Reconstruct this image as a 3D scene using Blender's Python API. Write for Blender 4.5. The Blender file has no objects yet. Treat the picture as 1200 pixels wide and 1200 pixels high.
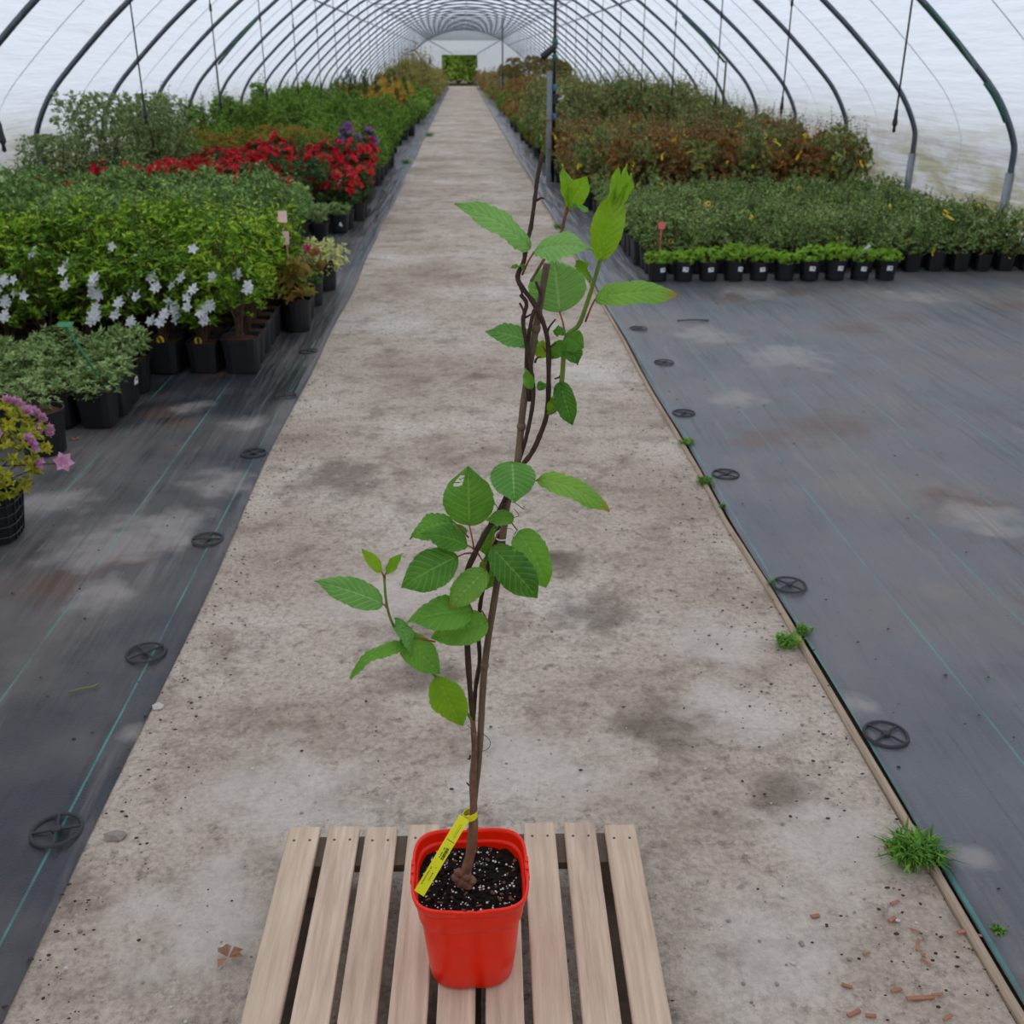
import bpy, math, random
from mathutils import Vector, Matrix, noise
import numpy as np

sc = bpy.context.scene
C = sc.collection
R = math.radians
PI = math.pi

# ---------------------------------------------------------------- camera, sky, exposure
EYE = 1.78
FPX = 1200.0
PITCH = math.atan(527/1200)
YAW = math.atan(59/1200*math.cos(PITCH))
fw = Vector((math.sin(YAW)*math.cos(PITCH), math.cos(YAW)*math.cos(PITCH), -math.sin(PITCH)))
rt = Vector((math.cos(YAW), -math.sin(YAW), 0))
up = rt.cross(fw)
cd = bpy.data.cameras.new('camera')
cam = bpy.data.objects.new('camera', cd)
C.objects.link(cam)
cam.matrix_world = Matrix(((rt.x, up.x, -fw.x, 0), (rt.y, up.y, -fw.y, 0), (rt.z, up.z, -fw.z, EYE), (0, 0, 0, 1)))
cd.sensor_width = 36
cd.lens = 36*FPX/1200
cd.clip_start = .02
cd.clip_end = 600
cd.dof.use_dof = True
cd.dof.focus_distance = 1.75
cd.dof.aperture_fstop = 9.0
sc.camera = cam

SKY = 1.84
w = bpy.data.worlds.new('world')
sc.world = w
w.use_nodes = True
bg = w.node_tree.nodes['Background']
bg.inputs[0].default_value = (.82, .885, 1.0, 1)      # overcast sky, three times as bright overhead as at the skyline
_t = w.node_tree
_tc = _t.nodes.new('ShaderNodeTexCoord')
_sx = _t.nodes.new('ShaderNodeSeparateXYZ')
_mr = _t.nodes.new('ShaderNodeMapRange')
_t.links.new(_tc.outputs['Generated'], _sx.inputs[0])
_t.links.new(_sx.outputs[2], _mr.inputs[0])
_mr.inputs[1].default_value, _mr.inputs[2].default_value = 0, 1
_mr.inputs[3].default_value, _mr.inputs[4].default_value = SKY/3, SKY
_t.links.new(_mr.outputs[0], bg.inputs[1])
sc.view_settings.view_transform = 'Standard'
sc.view_settings.look = 'None'
sc.view_settings.gamma = 1
sc.view_settings.use_curve_mapping = False
sc.view_settings.exposure = 0.0


def ray(px, py):
    return fw + rt*((px-600)/FPX) + up*((600-py)/FPX)


def G(px, py, z=0.0):                     # picture point -> place on the level z
    r = ray(px, py)
    t = (z-EYE)/r.z
    return Vector((r.x*t, r.y*t, z))


def PY(px, py, Y):                        # picture point -> place on the upright plane y = Y
    r = ray(px, py)
    t = Y/r.y
    return Vector((r.x*t, Y, EYE+r.z*t))


def proj(v):
    d = Vector(v)-Vector((0, 0, EYE))
    D = d.dot(fw)
    if D < .05:
        return None
    return 600+FPX*d.dot(rt)/D, 600-FPX*d.dot(up)/D


# ---------------------------------------------------------------- materials
def lin(c):
    return tuple(((x/255)/12.92 if x/255 <= .04045 else ((x/255+.055)/1.055)**2.4) for x in c)+(1,)


def newmat(name):
    m = bpy.data.materials.new(name)
    m.use_nodes = True
    nt = m.node_tree
    b = nt.nodes['Principled BSDF']
    return m, nt, b, nt.nodes['Material Output']


def N(nt, t, **kw):
    n = nt.nodes.new(t)
    for k, v in kw.items():
        setattr(n, k, v)
    return n


def ramp(nt, fac, stops):
    r = N(nt, 'ShaderNodeValToRGB')
    el = r.color_ramp.elements
    while len(el) < len(stops):
        el.new(.5)
    for e, (p, c) in zip(el, stops):
        e.position = p
        e.color = c if len(c) == 4 else tuple(c)+(1,)
    nt.links.new(fac, r.inputs[0])
    return r.outputs[0]


def mixc(nt, fac, a, b):
    m = N(nt, 'ShaderNodeMix', data_type='RGBA')
    for i, v in ((0, fac), (6, a), (7, b)):
        if isinstance(v, (tuple, list, float, int)):
            m.inputs[i].default_value = v
        else:
            nt.links.new(v, m.inputs[i])
    return m.outputs[2]


def math_(nt, op, a, b=None, c=None):
    m = N(nt, 'ShaderNodeMath', operation=op)
    for i, v in enumerate((a, b, c)):
        if v is None:
            continue
        if isinstance(v, (float, int)):
            m.inputs[i].default_value = v
        else:
            nt.links.new(v, m.inputs[i])
    return m.outputs[0]


def coords(nt, scale=(1, 1, 1), kind='Object'):
    tc = N(nt, 'ShaderNodeTexCoord')
    mp = N(nt, 'ShaderNodeMapping')
    mp.inputs['Scale'].default_value = scale
    nt.links.new(tc.outputs[kind], mp.inputs[0])
    return mp.outputs[0]


def noise_(nt, vec, scale, detail=4, rough=.55, out=0):
    n = N(nt, 'ShaderNodeTexNoise')
    n.inputs['Scale'].default_value = scale
    n.inputs['Detail'].default_value = detail
    n.inputs['Roughness'].default_value = rough
    nt.links.new(vec, n.inputs['Vector'])
    return n.outputs[out]


def bump(nt, b, h, strength=.3, dist=.01):
    n = N(nt, 'ShaderNodeBump')
    n.inputs['Strength'].default_value = strength
    n.inputs['Distance'].default_value = dist
    nt.links.new(h, n.inputs['Height'])
    nt.links.new(n.outputs[0], b.inputs['Normal'])


def plain(name, col, rough=.6, metal=0.0, var=.12, scale=9, spec=.5):
    m, nt, b, o = newmat(name)
    v = coords(nt)
    n = noise_(nt, v, scale, 3)
    c = lin(col)
    lo = tuple(x*(1-var) for x in c[:3])+(1,)
    hi = tuple(min(1, x*(1+var)) for x in c[:3])+(1,)
    nt.links.new(ramp(nt, n, [(.3, lo), (.7, hi)]), b.inputs['Base Color'])
    b.inputs['Roughness'].default_value = rough
    b.inputs['Metallic'].default_value = metal
    b.inputs['Specular IOR Level'].default_value = spec
    return m


def leafmat(name, cols, rough=.5, trans=.34, spec=.35, gain=1.38):
    """leaf colours vary from leaf to leaf (each leaf is an island)"""
    m, nt, b, o = newmat(name)
    g = N(nt, 'ShaderNodeNewGeometry')
    oi = N(nt, 'ShaderNodeObjectInfo')
    f = math_(nt, 'ADD', math_(nt, 'MULTIPLY', g.outputs['Random Per Island'], .75),
              math_(nt, 'MULTIPLY', oi.outputs['Random'], .25))
    n = len(cols)
    col = ramp(nt, f, [(.08+.84*i/(n-1), tuple(min(.9, x*gain) for x in lin(c)[:3])+(1,)) for i, c in enumerate(cols)])
    nt.links.new(col, b.inputs['Base Color'])
    b.inputs['Roughness'].default_value = rough
    b.inputs['Specular IOR Level'].default_value = spec
    t = N(nt, 'ShaderNodeBsdfTranslucent')
    nt.links.new(col, t.inputs[0])
    mx = N(nt, 'ShaderNodeMixShader')
    mx.inputs[0].default_value = trans
    nt.links.new(b.outputs[0], mx.inputs[1])
    nt.links.new(t.outputs[0], mx.inputs[2])
    nt.links.new(mx.outputs[0], o.inputs[0])
    return m


M = {}


def stains(nt, v, c, spots, col, k):
    """patches of dirt or wear, each with a ragged outline of its own"""
    nv = N(nt, 'ShaderNodeTexNoise')
    nv.inputs['Scale'].default_value = 7
    nv.inputs['Detail'].default_value = 5
    nt.links.new(v, nv.inputs['Vector'])
    for (px, py, r) in spots:
        p = G(px, py)
        sv = N(nt, 'ShaderNodeVectorMath', operation='SCALE')
        sv.inputs['Scale'].default_value = r*2.0
        wv = N(nt, 'ShaderNodeVectorMath', operation='ADD')
        dn = N(nt, 'ShaderNodeVectorMath', operation='DISTANCE')
        nt.links.new(nv.outputs[1], sv.inputs[0])
        nt.links.new(v, wv.inputs[0])
        nt.links.new(sv.outputs[0], wv.inputs[1])
        nt.links.new(wv.outputs[0], dn.inputs[0])
        dn.inputs[1].default_value = (p.x+r, p.y+r, r)
        f = ramp(nt, math_(nt, 'DIVIDE', dn.outputs['Value'], r), [(.35, (1, 1, 1, 1)), (1, (0, 0, 0, 1))])
        c = mixc(nt, math_(nt, 'MULTIPLY', f, k), c, col)
    return c


def concrete():
    m, nt, b, o = newmat('worn_concrete')
    v = coords(nt)
    big = noise_(nt, v, .9, 5, .6)
    mid = noise_(nt, v, 4.5, 6, .68)
    fine = noise_(nt, v, 60, 5, .7)
    base = ramp(nt, big, [(.34, lin((180, 161, 142))), (.5, lin((206, 188, 170))), (.68, lin((228, 214, 199)))])
    dark = ramp(nt, mid, [(.50, (0, 0, 0, 1)), (.66, (1, 1, 1, 1))])
    c = mixc(nt, math_(nt, 'MULTIPLY', dark, .55), base, lin((126, 107, 90)))
    stretched = noise_(nt, coords(nt, (1, 3.2, 1)), 1.6, 5, .7)
    c = mixc(nt, math_(nt, 'MULTIPLY', ramp(nt, stretched, [(.56, (0, 0, 0, 1)), (.7, (1, 1, 1, 1))]), .45), c, lin((140, 121, 104)))
    sp = ramp(nt, noise_(nt, v, 22, 5, .8), [(.53, (0, 0, 0, 1)), (.66, (1, 1, 1, 1))])
    c = mixc(nt, math_(nt, 'MULTIPLY', sp, .62), c, lin((104, 88, 74)))
    c = mixc(nt, math_(nt, 'MULTIPLY', ramp(nt, fine, [(.35, (1, 1, 1, 1)), (.6, (0, 0, 0, 1))]), .4), c, lin((90, 80, 72)))
    vo = N(nt, 'ShaderNodeTexVoronoi')
    vo.inputs['Scale'].default_value = 26
    nt.links.new(v, vo.inputs['Vector'])
    peb = ramp(nt, vo.outputs['Distance'], [(.08, (1, 1, 1, 1)), (.14, (0, 0, 0, 1))])
    c = mixc(nt, math_(nt, 'MULTIPLY', peb, .4), c, lin((205, 198, 190)))
    # old oil and damp stains, worn pale patches
    c = stains(nt, v, c, ((562, 441, .11), (500, 790, .13), (660, 658, .17), (690, 720, .2), (640, 655, .1), (770, 850, .2), (920, 930, .12), (400, 560, .3)), lin((92, 78, 66)), .6)
    c = stains(nt, v, c, ((840, 750, .22), (860, 830, .2), (330, 930, .3), (980, 1000, .25), (900, 1120, .25), (640, 900, .3), (240, 1080, .25), (690, 440, .3), (450, 700, .3)), lin((226, 214, 202)), .45)
    nt.links.new(c, b.inputs['Base Color'])
    b.inputs['Roughness'].default_value = .88
    b.inputs['Specular IOR Level'].default_value = .25
    h = math_(nt, 'ADD', math_(nt, 'MULTIPLY', fine, .5), mid)
    bump(nt, b, h, .9, .02)
    return m


def groundcover(name, x0, d, dust, rough, lift, soil_spots=(), dust_spots=()):
    m, nt, b, o = newmat(name)
    v = coords(nt)
    sx = N(nt, 'ShaderNodeSeparateXYZ')
    nt.links.new(v, sx.inputs[0])
    cloudy = noise_(nt, v, .75, 6, .62)
    streak = noise_(nt, coords(nt, (4, .45, 1)), 2.2, 5, .65)
    base = ramp(nt, noise_(nt, v, 2.2, 3), [(.3, lin((36+lift, 37+lift, 41+lift))), (.75, lin((54+lift, 55+lift, 61+lift)))])
    d1 = ramp(nt, cloudy, [(.44, (0, 0, 0, 1)), (.70, (1, 1, 1, 1))])
    c = mixc(nt, math_(nt, 'MULTIPLY', d1, dust), base, lin((128, 118, 112)))
    d2 = ramp(nt, streak, [(.57, (0, 0, 0, 1)), (.72, (1, 1, 1, 1))])
    c = mixc(nt, math_(nt, 'MULTIPLY', d2, dust*.7), c, lin((128, 121, 117)))
    br = ramp(nt, noise_(nt, coords(nt, (1, 1.6, 1)), 1.25, 6, .7), [(.58, (0, 0, 0, 1)), (.70, (1, 1, 1, 1))])
    c = mixc(nt, math_(nt, 'MULTIPLY', br, .6), c, lin((92, 72, 62)))
    c = stains(nt, v, c, soil_spots, lin((96, 72, 60)), .75)
    c = stains(nt, v, c, dust_spots, lin((158, 148, 142)), .6)
    # coloured tracer threads woven into the cloth
    k = math_(nt, 'WRAP', math_(nt, 'SUBTRACT', sx.outputs[0], x0), d/2, -d/2)
    line = math_(nt, 'LESS_THAN', math_(nt, 'ABSOLUTE', k), .0034)
    c = mixc(nt, math_(nt, 'MULTIPLY', line, ramp(nt, noise_(nt, v, 2.6, 4, .7), [(.38, (.12,)*3+(1,)), (.62, (.8,)*3+(1,))])), c, lin((70, 150, 140)))
    nt.links.new(c, b.inputs['Base Color'])
    nt.links.new(ramp(nt, cloudy, [(.4, (rough,)*3+(1,)), (.7, (rough+.2,)*3+(1,))]), b.inputs['Roughness'])
    b.inputs['Specular IOR Level'].default_value = .5
    wr = noise_(nt, coords(nt, (5.5, .5, 1)), 1.5, 3, .5)
    fine = noise_(nt, v, 160, 2)
    bump(nt, b, math_(nt, 'ADD', wr, math_(nt, 'MULTIPLY', fine, .035)), 1.0, .05)
    return m


def film():
    m, nt, b, o = newmat('milky_polythene_film')
    v = coords(nt)
    sx = N(nt, 'ShaderNodeSeparateXYZ')
    nt.links.new(v, sx.inputs[0])
    algae = noise_(nt, coords(nt, (.5, .55, 2.2)), 1.5, 6, .7)
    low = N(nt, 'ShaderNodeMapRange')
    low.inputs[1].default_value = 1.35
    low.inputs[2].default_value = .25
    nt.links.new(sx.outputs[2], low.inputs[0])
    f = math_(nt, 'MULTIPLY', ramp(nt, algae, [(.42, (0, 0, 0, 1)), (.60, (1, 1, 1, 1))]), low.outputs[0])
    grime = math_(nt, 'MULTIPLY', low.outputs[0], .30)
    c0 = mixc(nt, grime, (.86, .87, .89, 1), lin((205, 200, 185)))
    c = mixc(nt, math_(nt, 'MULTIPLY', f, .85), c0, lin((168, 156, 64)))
    crease = ramp(nt, noise_(nt, coords(nt, (1, .28, 7)), 2.4, 4, .6), [(.52, (0, 0, 0, 1)), (.64, (1, 1, 1, 1))])  # shading of the folds, with some grime, painted into the film colour
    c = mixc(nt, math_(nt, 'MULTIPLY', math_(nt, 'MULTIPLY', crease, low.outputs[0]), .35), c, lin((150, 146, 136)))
    t = N(nt, 'ShaderNodeBsdfTranslucent')
    dfs = N(nt, 'ShaderNodeBsdfDiffuse')
    nt.links.new(c, t.inputs[0])
    nt.links.new(c, dfs.inputs[0])
    mx = N(nt, 'ShaderNodeMixShader')
    mx.inputs[0].default_value = .80
    nt.links.new(dfs.outputs[0], mx.inputs[1])
    nt.links.new(t.outputs[0], mx.inputs[2])
    nt.links.new(mx.outputs[0], o.inputs[0])
    bn = N(nt, 'ShaderNodeBump')
    bn.inputs['Strength'].default_value = .8
    bn.inputs['Distance'].default_value = .05
    nt.links.new(noise_(nt, coords(nt, (1.2, .35, 5)), 1.6, 4, .6), bn.inputs['Height'])
    nt.links.new(bn.outputs[0], t.inputs['Normal'])
    nt.links.new(bn.outputs[0], dfs.inputs['Normal'])
    return m


def wood(name, a, bcol, ax=1):
    m, nt, b, o = newmat(name)
    s = [28, 28, 28]
    s[ax] = 1.6
    oi = N(nt, 'ShaderNodeObjectInfo')
    tc = N(nt, 'ShaderNodeTexCoord')
    ad = N(nt, 'ShaderNodeVectorMath', operation='ADD')
    cx = N(nt, 'ShaderNodeCombineXYZ')
    mul = math_(nt, 'MULTIPLY', oi.outputs['Random'], 7.0)
    for i in range(3):
        nt.links.new(mul, cx.inputs[i])
    nt.links.new(tc.outputs['Object'], ad.inputs[0])
    nt.links.new(cx.outputs[0], ad.inputs[1])
    mp = N(nt, 'ShaderNodeMapping')
    mp.inputs['Scale'].default_value = s
    nt.links.new(ad.outputs[0], mp.inputs[0])
    n1 = noise_(nt, mp.outputs[0], 2.2, 6, .65)
    n2 = noise_(nt, ad.outputs[0], 3.0, 3)
    c = ramp(nt, n1, [(.3, lin(a)), (.72, lin(bcol))])
    c = mixc(nt, math_(nt, 'MULTIPLY', ramp(nt, n2, [(.45, (0, 0, 0, 1)), (.75, (1, 1, 1, 1))]), .35), c, lin((142, 118, 102)))
    c = mixc(nt, math_(nt, 'MULTIPLY', oi.outputs['Random'], .28), c, lin((212, 186, 158)))
    nt.links.new(c, b.inputs['Base Color'])
    b.inputs['Roughness'].default_value = .82
    b.inputs['Specular IOR Level'].default_value = .25
    bump(nt, b, n1, .35, .004)
    return m


def bark(name, a, b2, sc_=60):
    m, nt, b, o = newmat(name)
    n = noise_(nt, coords(nt, (1, 1, .35)), sc_, 5, .7)
    nt.links.new(ramp(nt, n, [(.32, lin(a)), (.7, lin(b2))]), b.inputs['Base Color'])
    b.inputs['Roughness'].default_value = .75
    bump(nt, b, n, .6, .004)
    return m


def bigleaf(name, dark, light, vein, trans=.3, tipcol=None):
    m, nt, b, o = newmat(name)
    uv = N(nt, 'ShaderNodeUVMap')
    sx = N(nt, 'ShaderNodeSeparateXYZ')
    nt.links.new(uv.outputs[0], sx.inputs[0])
    s = math_(nt, 'ABSOLUTE', math_(nt, 'SUBTRACT', math_(nt, 'MULTIPLY', sx.outputs[0], 2.0), 1.0))
    t = sx.outputs[1]
    ph = math_(nt, 'SUBTRACT', math_(nt, 'MULTIPLY', t, 9.0), math_(nt, 'MULTIPLY', s, 2.3))
    fr = math_(nt, 'ABSOLUTE', math_(nt, 'SUBTRACT', math_(nt, 'FRACT', ph), .5))
    side = ramp(nt, fr, [(.02, (1, 1, 1, 1)), (.16, (0, 0, 0, 1))])
    mid = ramp(nt, s, [(.025, (1, 1, 1, 1)), (.07, (0, 0, 0, 1))])
    vm = math_(nt, 'MAXIMUM', math_(nt, 'MULTIPLY', side, .7), mid)
    oi = N(nt, 'ShaderNodeObjectInfo')
    n = noise_(nt, coords(nt), 22, 4)
    f = math_(nt, 'ADD', math_(nt, 'MULTIPLY', n, .7), math_(nt, 'SUBTRACT', math_(nt, 'MULTIPLY', oi.outputs['Random'], .5), .1))
    c = ramp(nt, f, [(.25, lin(dark)), (.75, lin(light))])
    c = mixc(nt, math_(nt, 'MULTIPLY', vm, .6), c, lin(vein))
    if tipcol:
        tm = math_(nt, 'MULTIPLY', ramp(nt, t, [(.84, (0, 0, 0, 1)), (1, (1, 1, 1, 1))]), .9)
        c = mixc(nt, tm, c, lin(tipcol))
    nt.links.new(c, b.inputs['Base Color'])
    b.inputs['Roughness'].default_value = .48
    b.inputs['Specular IOR Level'].default_value = .4
    cell = noise_(nt, coords(nt), 150, 2)
    bump(nt, b, cell, .25, .003)
    tr = N(nt, 'ShaderNodeBsdfTranslucent')
    nt.links.new(mixc(nt, .35, c, lin((150, 200, 30))), tr.inputs[0])
    mx = N(nt, 'ShaderNodeMixShader')
    mx.inputs[0].default_value = trans
    nt.links.new(b.outputs[0], mx.inputs[1])
    nt.links.new(tr.outputs[0], mx.inputs[2])
    nt.links.new(mx.outputs[0], o.inputs[0])
    return m


def speckle(name, base, hi, spc, scale, thr):
    m, nt, b, o = newmat(name)
    v = coords(nt)
    n = noise_(nt, v, scale, 5, .7)
    c = ramp(nt, n, [(.3, lin(base)), (.7, lin(hi))])
    vo = N(nt, 'ShaderNodeTexVoronoi')
    vo.inputs['Scale'].default_value = scale*2.5
    nt.links.new(v, vo.inputs['Vector'])
    c = mixc(nt, ramp(nt, vo.outputs['Distance'], [(thr*.6, (1, 1, 1, 1)), (thr, (0, 0, 0, 1))]), c, lin(spc))
    nt.links.new(c, b.inputs['Base Color'])
    b.inputs['Roughness'].default_value = .9
    b.inputs['Specular IOR Level'].default_value = .2
    bump(nt, b, n, .9, .01)
    return m


M['concrete'] = concrete()
M['mat_r'] = groundcover('woven_groundcover_right', 1.125, .386, .95, .32, 46, ((890, 515, .28), (975, 505, .3), (1130, 592, .25), (1000, 385, .3), (850, 352, .3), (1060, 375, .25), (1190, 360, .3), (930, 345, .25)), ((860, 470, .2), (920, 420, .35), (830, 395, .3), (1150, 610, .2), (880, 345, .3), (1080, 350, .3), (1140, 1010, .07), (1000, 830, .1)))
M['mat_l'] = groundcover('woven_groundcover_left', -1.045, .385, .75, .42, 0, ((190, 487, .16), (215, 500, .12), (150, 655, .2), (250, 440, .15), (60, 690, .2)), ((130, 640, .3), (200, 620, .22), (255, 570, .18), (225, 480, .14), (165, 860, .08), (60, 590, .2), (290, 500, .15), (120, 700, .15)))
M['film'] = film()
M['steel'] = plain('galvanised_steel', (92, 98, 108), .42, .55, .2, 14)
M['post'] = plain('pale_zinc_post', (140, 146, 152), .45, .4, .15, 8)
M['pipe'] = plain('black_polyethylene_pipe', (22, 23, 25), .45)
M['grass'] = leafmat('grass_blade', [(45, 85, 20), (85, 130, 35), (120, 160, 50)])
M['soil_out'] = speckle('bare_earth', (82, 68, 52), (110, 96, 72), (70, 90, 40), 3, .2)
M['hoop_shadow'] = plain('hoop_shadow_grey', (196, 200, 208), .8)  # grey of the lines that imitate hoop shadows on the film
M['slat'] = wood('weathered_pallet_board', (180, 154, 130), (230, 205, 178))
M['slat_shade'] = wood('shade_dark_pallet_timber', (44, 35, 27), (70, 56, 44), 0)  # dark under-timber, with the shade below the slats put into its colour
M['edge'] = wood('timber_edging', (120, 102, 84), (176, 154, 132))
M['redpot'] = plain('red_pot_plastic', (246, 36, 0), .34, 0, .04, 30, .4)
M['soil'] = speckle('potting_soil', (14, 10, 8), (44, 30, 24), (60, 44, 36), 90, .1)
M['perlite'] = plain('perlite', (220, 214, 204), .8)
M['stake'] = bark('bamboo_cane', (84, 66, 50), (136, 112, 88), 30)
M['vine'] = bark('dark_vine_bark', (40, 24, 18), (82, 54, 42), 90)
M['trunk'] = bark('peeling_stem_bark', (88, 58, 42), (150, 108, 82), 60)
M['shoot'] = bark('green_shoot', (84, 108, 30), (120, 140, 48), 40)
M['petiole'] = bark('red_petiole', (140, 66, 40), (168, 96, 56), 50)
M['leaf'] = bigleaf('vine_leaf', (62, 122, 26), (116, 176, 52), (140, 194, 84), .32)
M['leaf_pale'] = bigleaf('pale_vine_leaf', (96, 160, 62), (142, 194, 96), (188, 222, 146), .30)
M['leaf_young'] = bigleaf('young_vine_leaf', (118, 168, 16), (152, 192, 36), (160, 196, 70), .42)
M['leaf_red'] = bigleaf('red_tipped_vine_leaf', (94, 154, 44), (140, 188, 68), (178, 212, 110), .32, (196, 124, 60))
M['yellow'] = plain('yellow_tag_plastic', (232, 224, 12), .45, 0, .04)
M['ink'] = plain('black_ink', (24, 24, 20), .6)
M['white_tie'] = plain('white_tie', (226, 226, 228), .5)
M['wire'] = plain('thin_wire', (62, 56, 52), .5)

ORDW = ['first', 'second', 'third', 'fourth', 'fifth', 'sixth', 'seventh', 'eighth', 'ninth', 'tenth', 'eleventh', 'twelfth', 'thirteenth', 'fourteenth', 'fifteenth', 'sixteenth', 'seventeenth', 'eighteenth', 'nineteenth', 'twentieth']
ORDW += ['twenty-'+w_ for w_ in ORDW[:9]]+['thirtieth']+['thirty-'+w_ for w_ in ORDW[:9]]+['fortieth']
# ---------------------------------------------------------------- mesh helpers


class MB:
    def __init__(s):
        s.v, s.f, s.mi, s.uv = [], [], [], {}

    def add(s, verts, faces, mi=0):
        o = len(s.v)
        s.v += [tuple(q) for q in verts]
        s.f += [tuple(i+o for i in q) for q in faces]
        s.mi += [mi]*len(faces)
        return o

    def box(s, c, d, mi=0, rot=None, taper=1.0):
        x, y, z = d[0]/2, d[1]/2, d[2]/2
        vs = [Vector((sx*x*(taper if sz > 0 else 1), sy*y*(taper if sz > 0 else 1), sz*z)) for sz in (-1, 1) for sy in (-1, 1) for sx in (-1, 1)]
        if rot is not None:
            vs = [rot @ q for q in vs]
        s.add([q+Vector(c) for q in vs], [(0, 2, 3, 1), (4, 5, 7, 6), (0, 1, 5, 4), (2, 6, 7, 3), (0, 4, 6, 2), (1, 3, 7, 5)], mi)

    def bbox(s, c, d, bev=.003, mi=0, rot=None):
        """box with chamfered long edges (along y)"""
        x, y, z = d[0]/2, d[1]/2, d[2]/2
        pr = [(-x+bev, -z), (x-bev, -z), (x, -z+bev), (x, z-bev), (x-bev, z), (-x+bev, z), (-x, z-bev), (-x, -z+bev)]
        vs = [Vector((a, yy, b)) for yy in (-y, y) for a, b in pr]
        if rot is not None:
            vs = [rot @ q for q in vs]
        fs = [(i, (i+1) % 8, 8+(i+1) % 8, 8+i) for i in range(8)]+[tuple(range(7, -1, -1)), tuple(range(8, 16))]
        s.add([q+Vector(c) for q in vs], fs, mi)

    def tube(s, pts, r, n=8, mi=0, cap=True):
        pts = [Vector(q) for q in pts]
        rs = r if isinstance(r, (list, tuple)) else [r]*len(pts)
        a = (pts[1]-pts[0]).normalized()
        u = a.orthogonal().normalized()
        vs, fs = [], []
        for i, q in enumerate(pts):
            d = (pts[min(i+1, len(pts)-1)]-pts[max(i-1, 0)]).normalized()
            u = (u-d*u.dot(d)).normalized()
            w_ = d.cross(u)
            for k in range(n):
                t = 2*PI*k/n
                vs.append(q+(u*math.cos(t)+w_*math.sin(t))*rs[i])
        for i in range(len(pts)-1):
            for k in range(n):
                k2 = (k+1) % n
                fs.append((i*n+k, i*n+k2, (i+1)*n+k2, (i+1)*n+k))
        if cap:
            fs.append(tuple(range(n-1, -1, -1)))
            fs.append(tuple((len(pts)-1)*n+k for k in range(n)))
        s.add(vs, fs, mi)

    def lathe(s, prof, n=16, mi=0, shape=None, c=(0, 0, 0)):
        """rings (r, z) closed round z; shape(angle) multiplies the radius"""
        vs, fs = [], []
        for r, z in prof:
            for k in range(n):
                t = 2*PI*(k+.5)/n
                q = shape(t) if shape else 1
                vs.append((c[0]+r*q*math.cos(t), c[1]+r*q*math.sin(t), c[2]+z))
        for i in range(len(prof)-1):
            for k in range(n):
                k2 = (k+1) % n
                fs.append((i*n+k, i*n+k2, (i+1)*n+k2, (i+1)*n+k))
        s.add(vs, fs, mi)
        return fs

    def mesh(s, name, mats, smooth=False):
        me = bpy.data.meshes.new(name)
        me.from_pydata(s.v, [], s.f)
        for m in (mats if isinstance(mats, (list, tuple)) else [mats]):
            me.materials.append(m)
        if any(s.mi):
            me.polygons.foreach_set('material_index', s.mi)
        if smooth:
            me.polygons.foreach_set('use_smooth', [True]*len(me.polygons))
        me.update()
        return me

    def obj(s, name, mats, parent=None, smooth=False):
        return link(name, s.mesh(name, mats, smooth), parent)


def link(name, me, parent=None, loc=None):
    o = bpy.data.objects.new(name, me)
    C.objects.link(o)
    if parent is not None:
        o.parent = parent
    if loc is not None:
        o.location = loc
    return o


def empty(name, loc=(0, 0, 0), rz=0, s=1.0):
    o = bpy.data.objects.new(name, None)
    o.empty_display_size = .05
    C.objects.link(o)
    o.location = loc
    o.rotation_euler.z = rz
    o.scale = (s, s, s)
    return o


def tag(o, label, cat, group=None, kind=None):
    o['label'] = label
    o['category'] = cat
    if group:
        o['group'] = group
    if kind:
        o['kind'] = kind
    return o


def struct(o, label=None):
    o['kind'] = 'structure'
    if label:
        o['label'] = label
    return o


def catmull(pts, n=6):
    pts = [Vector(q) for q in pts]
    P = [pts[0]*2-pts[1]]+pts+[pts[-1]*2-pts[-2]]
    out = []
    for i in range(1, len(P)-2):
        for k in range(n):
            t = k/n
            a, b, c, d = P[i-1], P[i], P[i+1], P[i+2]
            out.append(.5*((2*b)+(c-a)*t+(2*a-5*b+4*c-d)*t*t+(3*b-a-3*c+d)*t**3))
    out.append(pts[-1])
    return out


def superell(e):
    return lambda t: (abs(math.cos(t))**e+abs(math.sin(t))**e)**(-1/e)


# ---------------------------------------------------------------- the setting: ground, path, film tunnel
Y0, Y1 = -3.9, 85.6
XC, HW = .25, 5.35
XL, XR = XC-HW, XC+HW
PL, PR = -.97, 1.085


def grid(name, x0, x1, y0, y1, nx, ny, m, zf=lambda x, y: 0.0, smooth=True):
    b = MB()
    vs = [(x0+(x1-x0)*i/nx, y0+(y1-y0)*j/ny, 0) for j in range(ny+1) for i in range(nx+1)]
    vs = [(x, y, zf(x, y)) for x, y, _ in vs]
    fs = [(j*(nx+1)+i, j*(nx+1)+i+1, (j+1)*(nx+1)+i+1, (j+1)*(nx+1)+i) for j in range(ny) for i in range(nx)]
    b.add(vs, fs)
    return b.obj(name, m, None, smooth)


struct(grid('ground_outside', -70, 70, -40, 200, 4, 4, M['soil_out'], lambda x, y: -.035), 'bare earth and grass outside the tunnel')
edge_l = lambda y: PL+.012*math.sin(y*.9)+.008*math.sin(y*2.3)
edge_r = lambda y: PR+.012*math.sin(y*.7+1)+.006*math.sin(y*2.9)
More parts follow.
